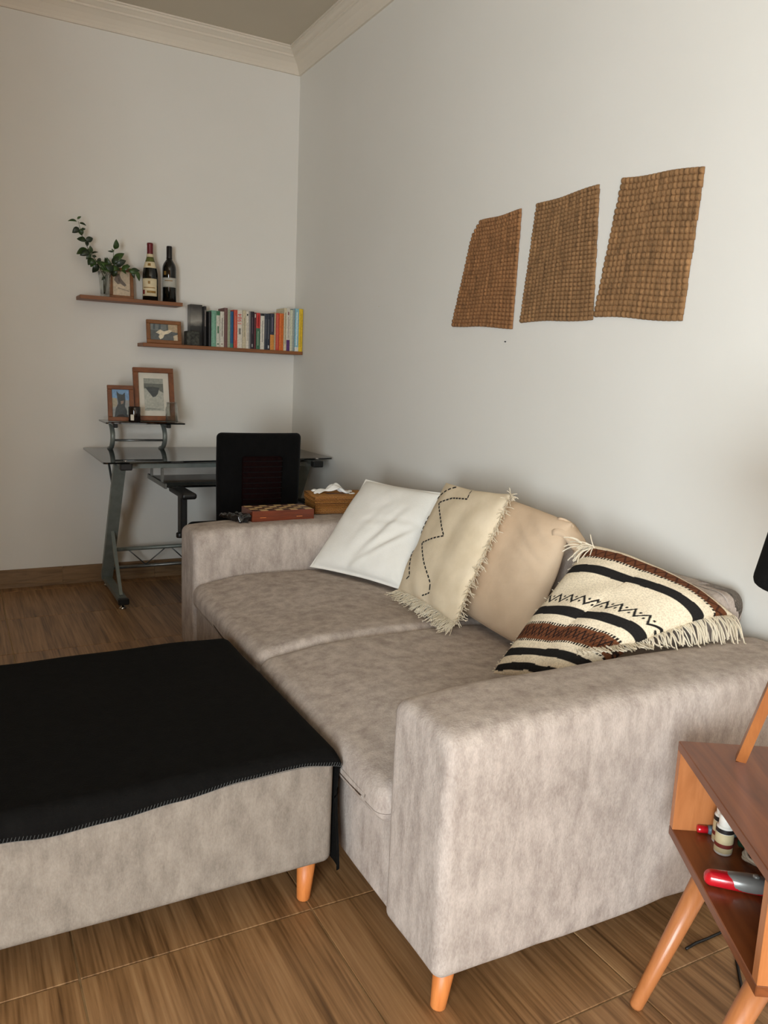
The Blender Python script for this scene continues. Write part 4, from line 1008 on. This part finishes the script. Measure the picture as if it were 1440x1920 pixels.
# things inside the table
M['bottle_white'] = plain('white_plastic', (226, 222, 212), .4, var=.01); M['pill_label'] = plain('beige_label', (196, 180, 140), .6); M['pill_dark'] = plain('dark_band', (26, 20, 18), .5); M['pill_red'] = plain('label_maroon', (110, 34, 24), .6)
def pill(p, h, label, r=.0165):
    o = tag(empty('pill_bottle', p), label, 'bottle', 'small medicine bottles in the table')
    MB().lathe([(r * .9, 0), (r, .002), (r, h * .66), (r * .95, h * .70), (r * .62, h * .735)], 24).build('body', 'bottle_white', o, True)
    MB().lathe([(r * .74, h * .73), (r * .78, h * .735), (r * .78, h * .985), (r * .72, h)], 24).build('cap', 'bottle_white', o, True)
    for z0, z1, mt in ((.57, .68, 'pill_dark'), (.30, .56, 'pill_label'), (.20, .30, 'pill_red'), (.07, .20, 'pill_label')):
        MB().lathe([(r + .0004, h * z0), (r + .0004, h * z1)], 24, caps=False).build('label_band', mt, o, True)
pill(on_table(.086, .075, SZ), .078, 'white-capped medicine bottle with dark band, nearest the table front')
pill(on_table(.050, .082, SZ), .082, 'white-capped medicine bottle standing behind the nearer one', .015)
# red and grey lighter
M['red_plastic'] = plain('glossy_red', (190, 22, 34), .2, var=.03, coat=.4); M['grey_plastic'] = plain('silver_grey', (142, 142, 138), .25, .3, var=.02)
p1, p2 = on_table(.187, .004, SZ), on_table(.210, .105, SZ)
dl = (p2 - p1); LL = .150; dl.normalize()
lg = tag(empty('gas_lighter', (p1.x, p1.y, SZ), (0, 0, atan2(dl.y, dl.x))), 'red and grey handheld gas lighter lying on the table shelf', 'lighter')
soft('body', (0, -.016, .0002), (LL, .016, .028), .0125, 'red_plastic', lg, 8, lambda p: Vector((p.x, p.y * (.82 + .25 * sin(pi * min(1, p.x / LL))), p.z * (.9 + .12 * sin(pi * p.x / LL)))))
soft('grip', (.017, -.0175, .001), (LL - .022, .0172, .0292), .0135, 'grey_plastic', lg, 8, lambda p: Vector((p.x, p.y * (.60 + .45 * sin(pi * min(1, max(0, (p.x - .015) / (LL - .03))))), p.z * (.82 + .22 * sin(pi * min(1, max(0, (p.x - .015) / (LL - .03))))))))
MB().tube([(LL - .004, 0, .013), (LL + .05, 0, .013)], .0045, 10).build('nozzle', 'chrome', lg, True)
MB().lathe([(.001, 0), (.006, 0), (.006, .003), (.001, .004)], 12).build('button', 'grey_plastic', lg, True, (.085, 0, .0295))
# coiled cable
M['cable_white'] = plain('white_cable', (206, 196, 176), .5)
pts = []
for k in range(90):
    a = k * .21; rr = .030 + .0016 * sin(k * .9); pts.append(Vector((rr * 1.5 * cos(a), rr * sin(a), .004 + .012 * (k / 90) + .003 * sin(k * .37))))
cab = MB().tube(pts, .0032, 8).build('charging_cable', 'cable_white', None, True); cab.location = on_table(.120, .150, SZ); cab.rotation_euler = (0, 0, -.9)
tag(cab, 'coiled white charging cable behind the lighter', 'cable')
# small trinkets at the back of the shelf
M['blue_grey'] = plain('blue_grey_plastic', (88, 110, 122), .4); M['green_dark'] = plain('dark_green_wrap', (40, 66, 46), .3)
tk = soft('lip_balm', (-.03, -.0085, 0), (.03, .0085, .017), .007, 'blue_grey', None, 6); tk.location = on_table(.027, .095, SZ); tk.rotation_euler = (0, 0, tang + 1.5)
tag(tk, 'blue-grey tube with red cap lying behind the medicine bottles', 'tube')
MB().lathe([(.0015, 0), (.0078, 0), (.0078, .018), (.006, .020)], 14).build('cap', 'red_plastic', tk, True).matrix_local = Matrix.Translation((-.029, 0, .0086)) @ Matrix.Rotation(-pi / 2, 4, 'Y')
cn = soft('sweet_wrapper', (-.024, -.015, 0), (.024, .015, .018), .007, 'green_dark', None, 10, lambda p: p + Vector((0, 0, abs(noise.noise(p * 70)) * .006))); cn.location = on_table(.065, .135, SZ)
tag(cn, 'crumpled dark green wrapper between medicine bottle and cable', 'wrapper')
# black cords on the floor behind the table
M['cord'] = plain('black_cord', (14, 14, 14), .4)
tag(MB().tube([(-.470, -3.575, .005), (-.434, -3.572, .005), (-.400, -3.574, .006), (-.30, -3.572, .006), (-.16, -3.58, .006), (-.06, -3.62, .006)], .003, 8).build('power_cord', 'cord', None, True), 'black power cord on the floor along the sofa arm', 'cord')
tag(MB().tube([on_table(.20, TD + .008, .40), on_table(.20, TD + .012, .25), (-.24, -3.70, .03), (-.34, -3.61, .0045), (-.40, -3.65, .0045), (-.46, -3.71, .0045), (-.535, -3.772, .0045), (-.64, -3.87, .0045)], .0036, 8).build('lamp_cord', 'cord', None, True), 'black lamp cord trailing across the floor under the side table', 'cord')
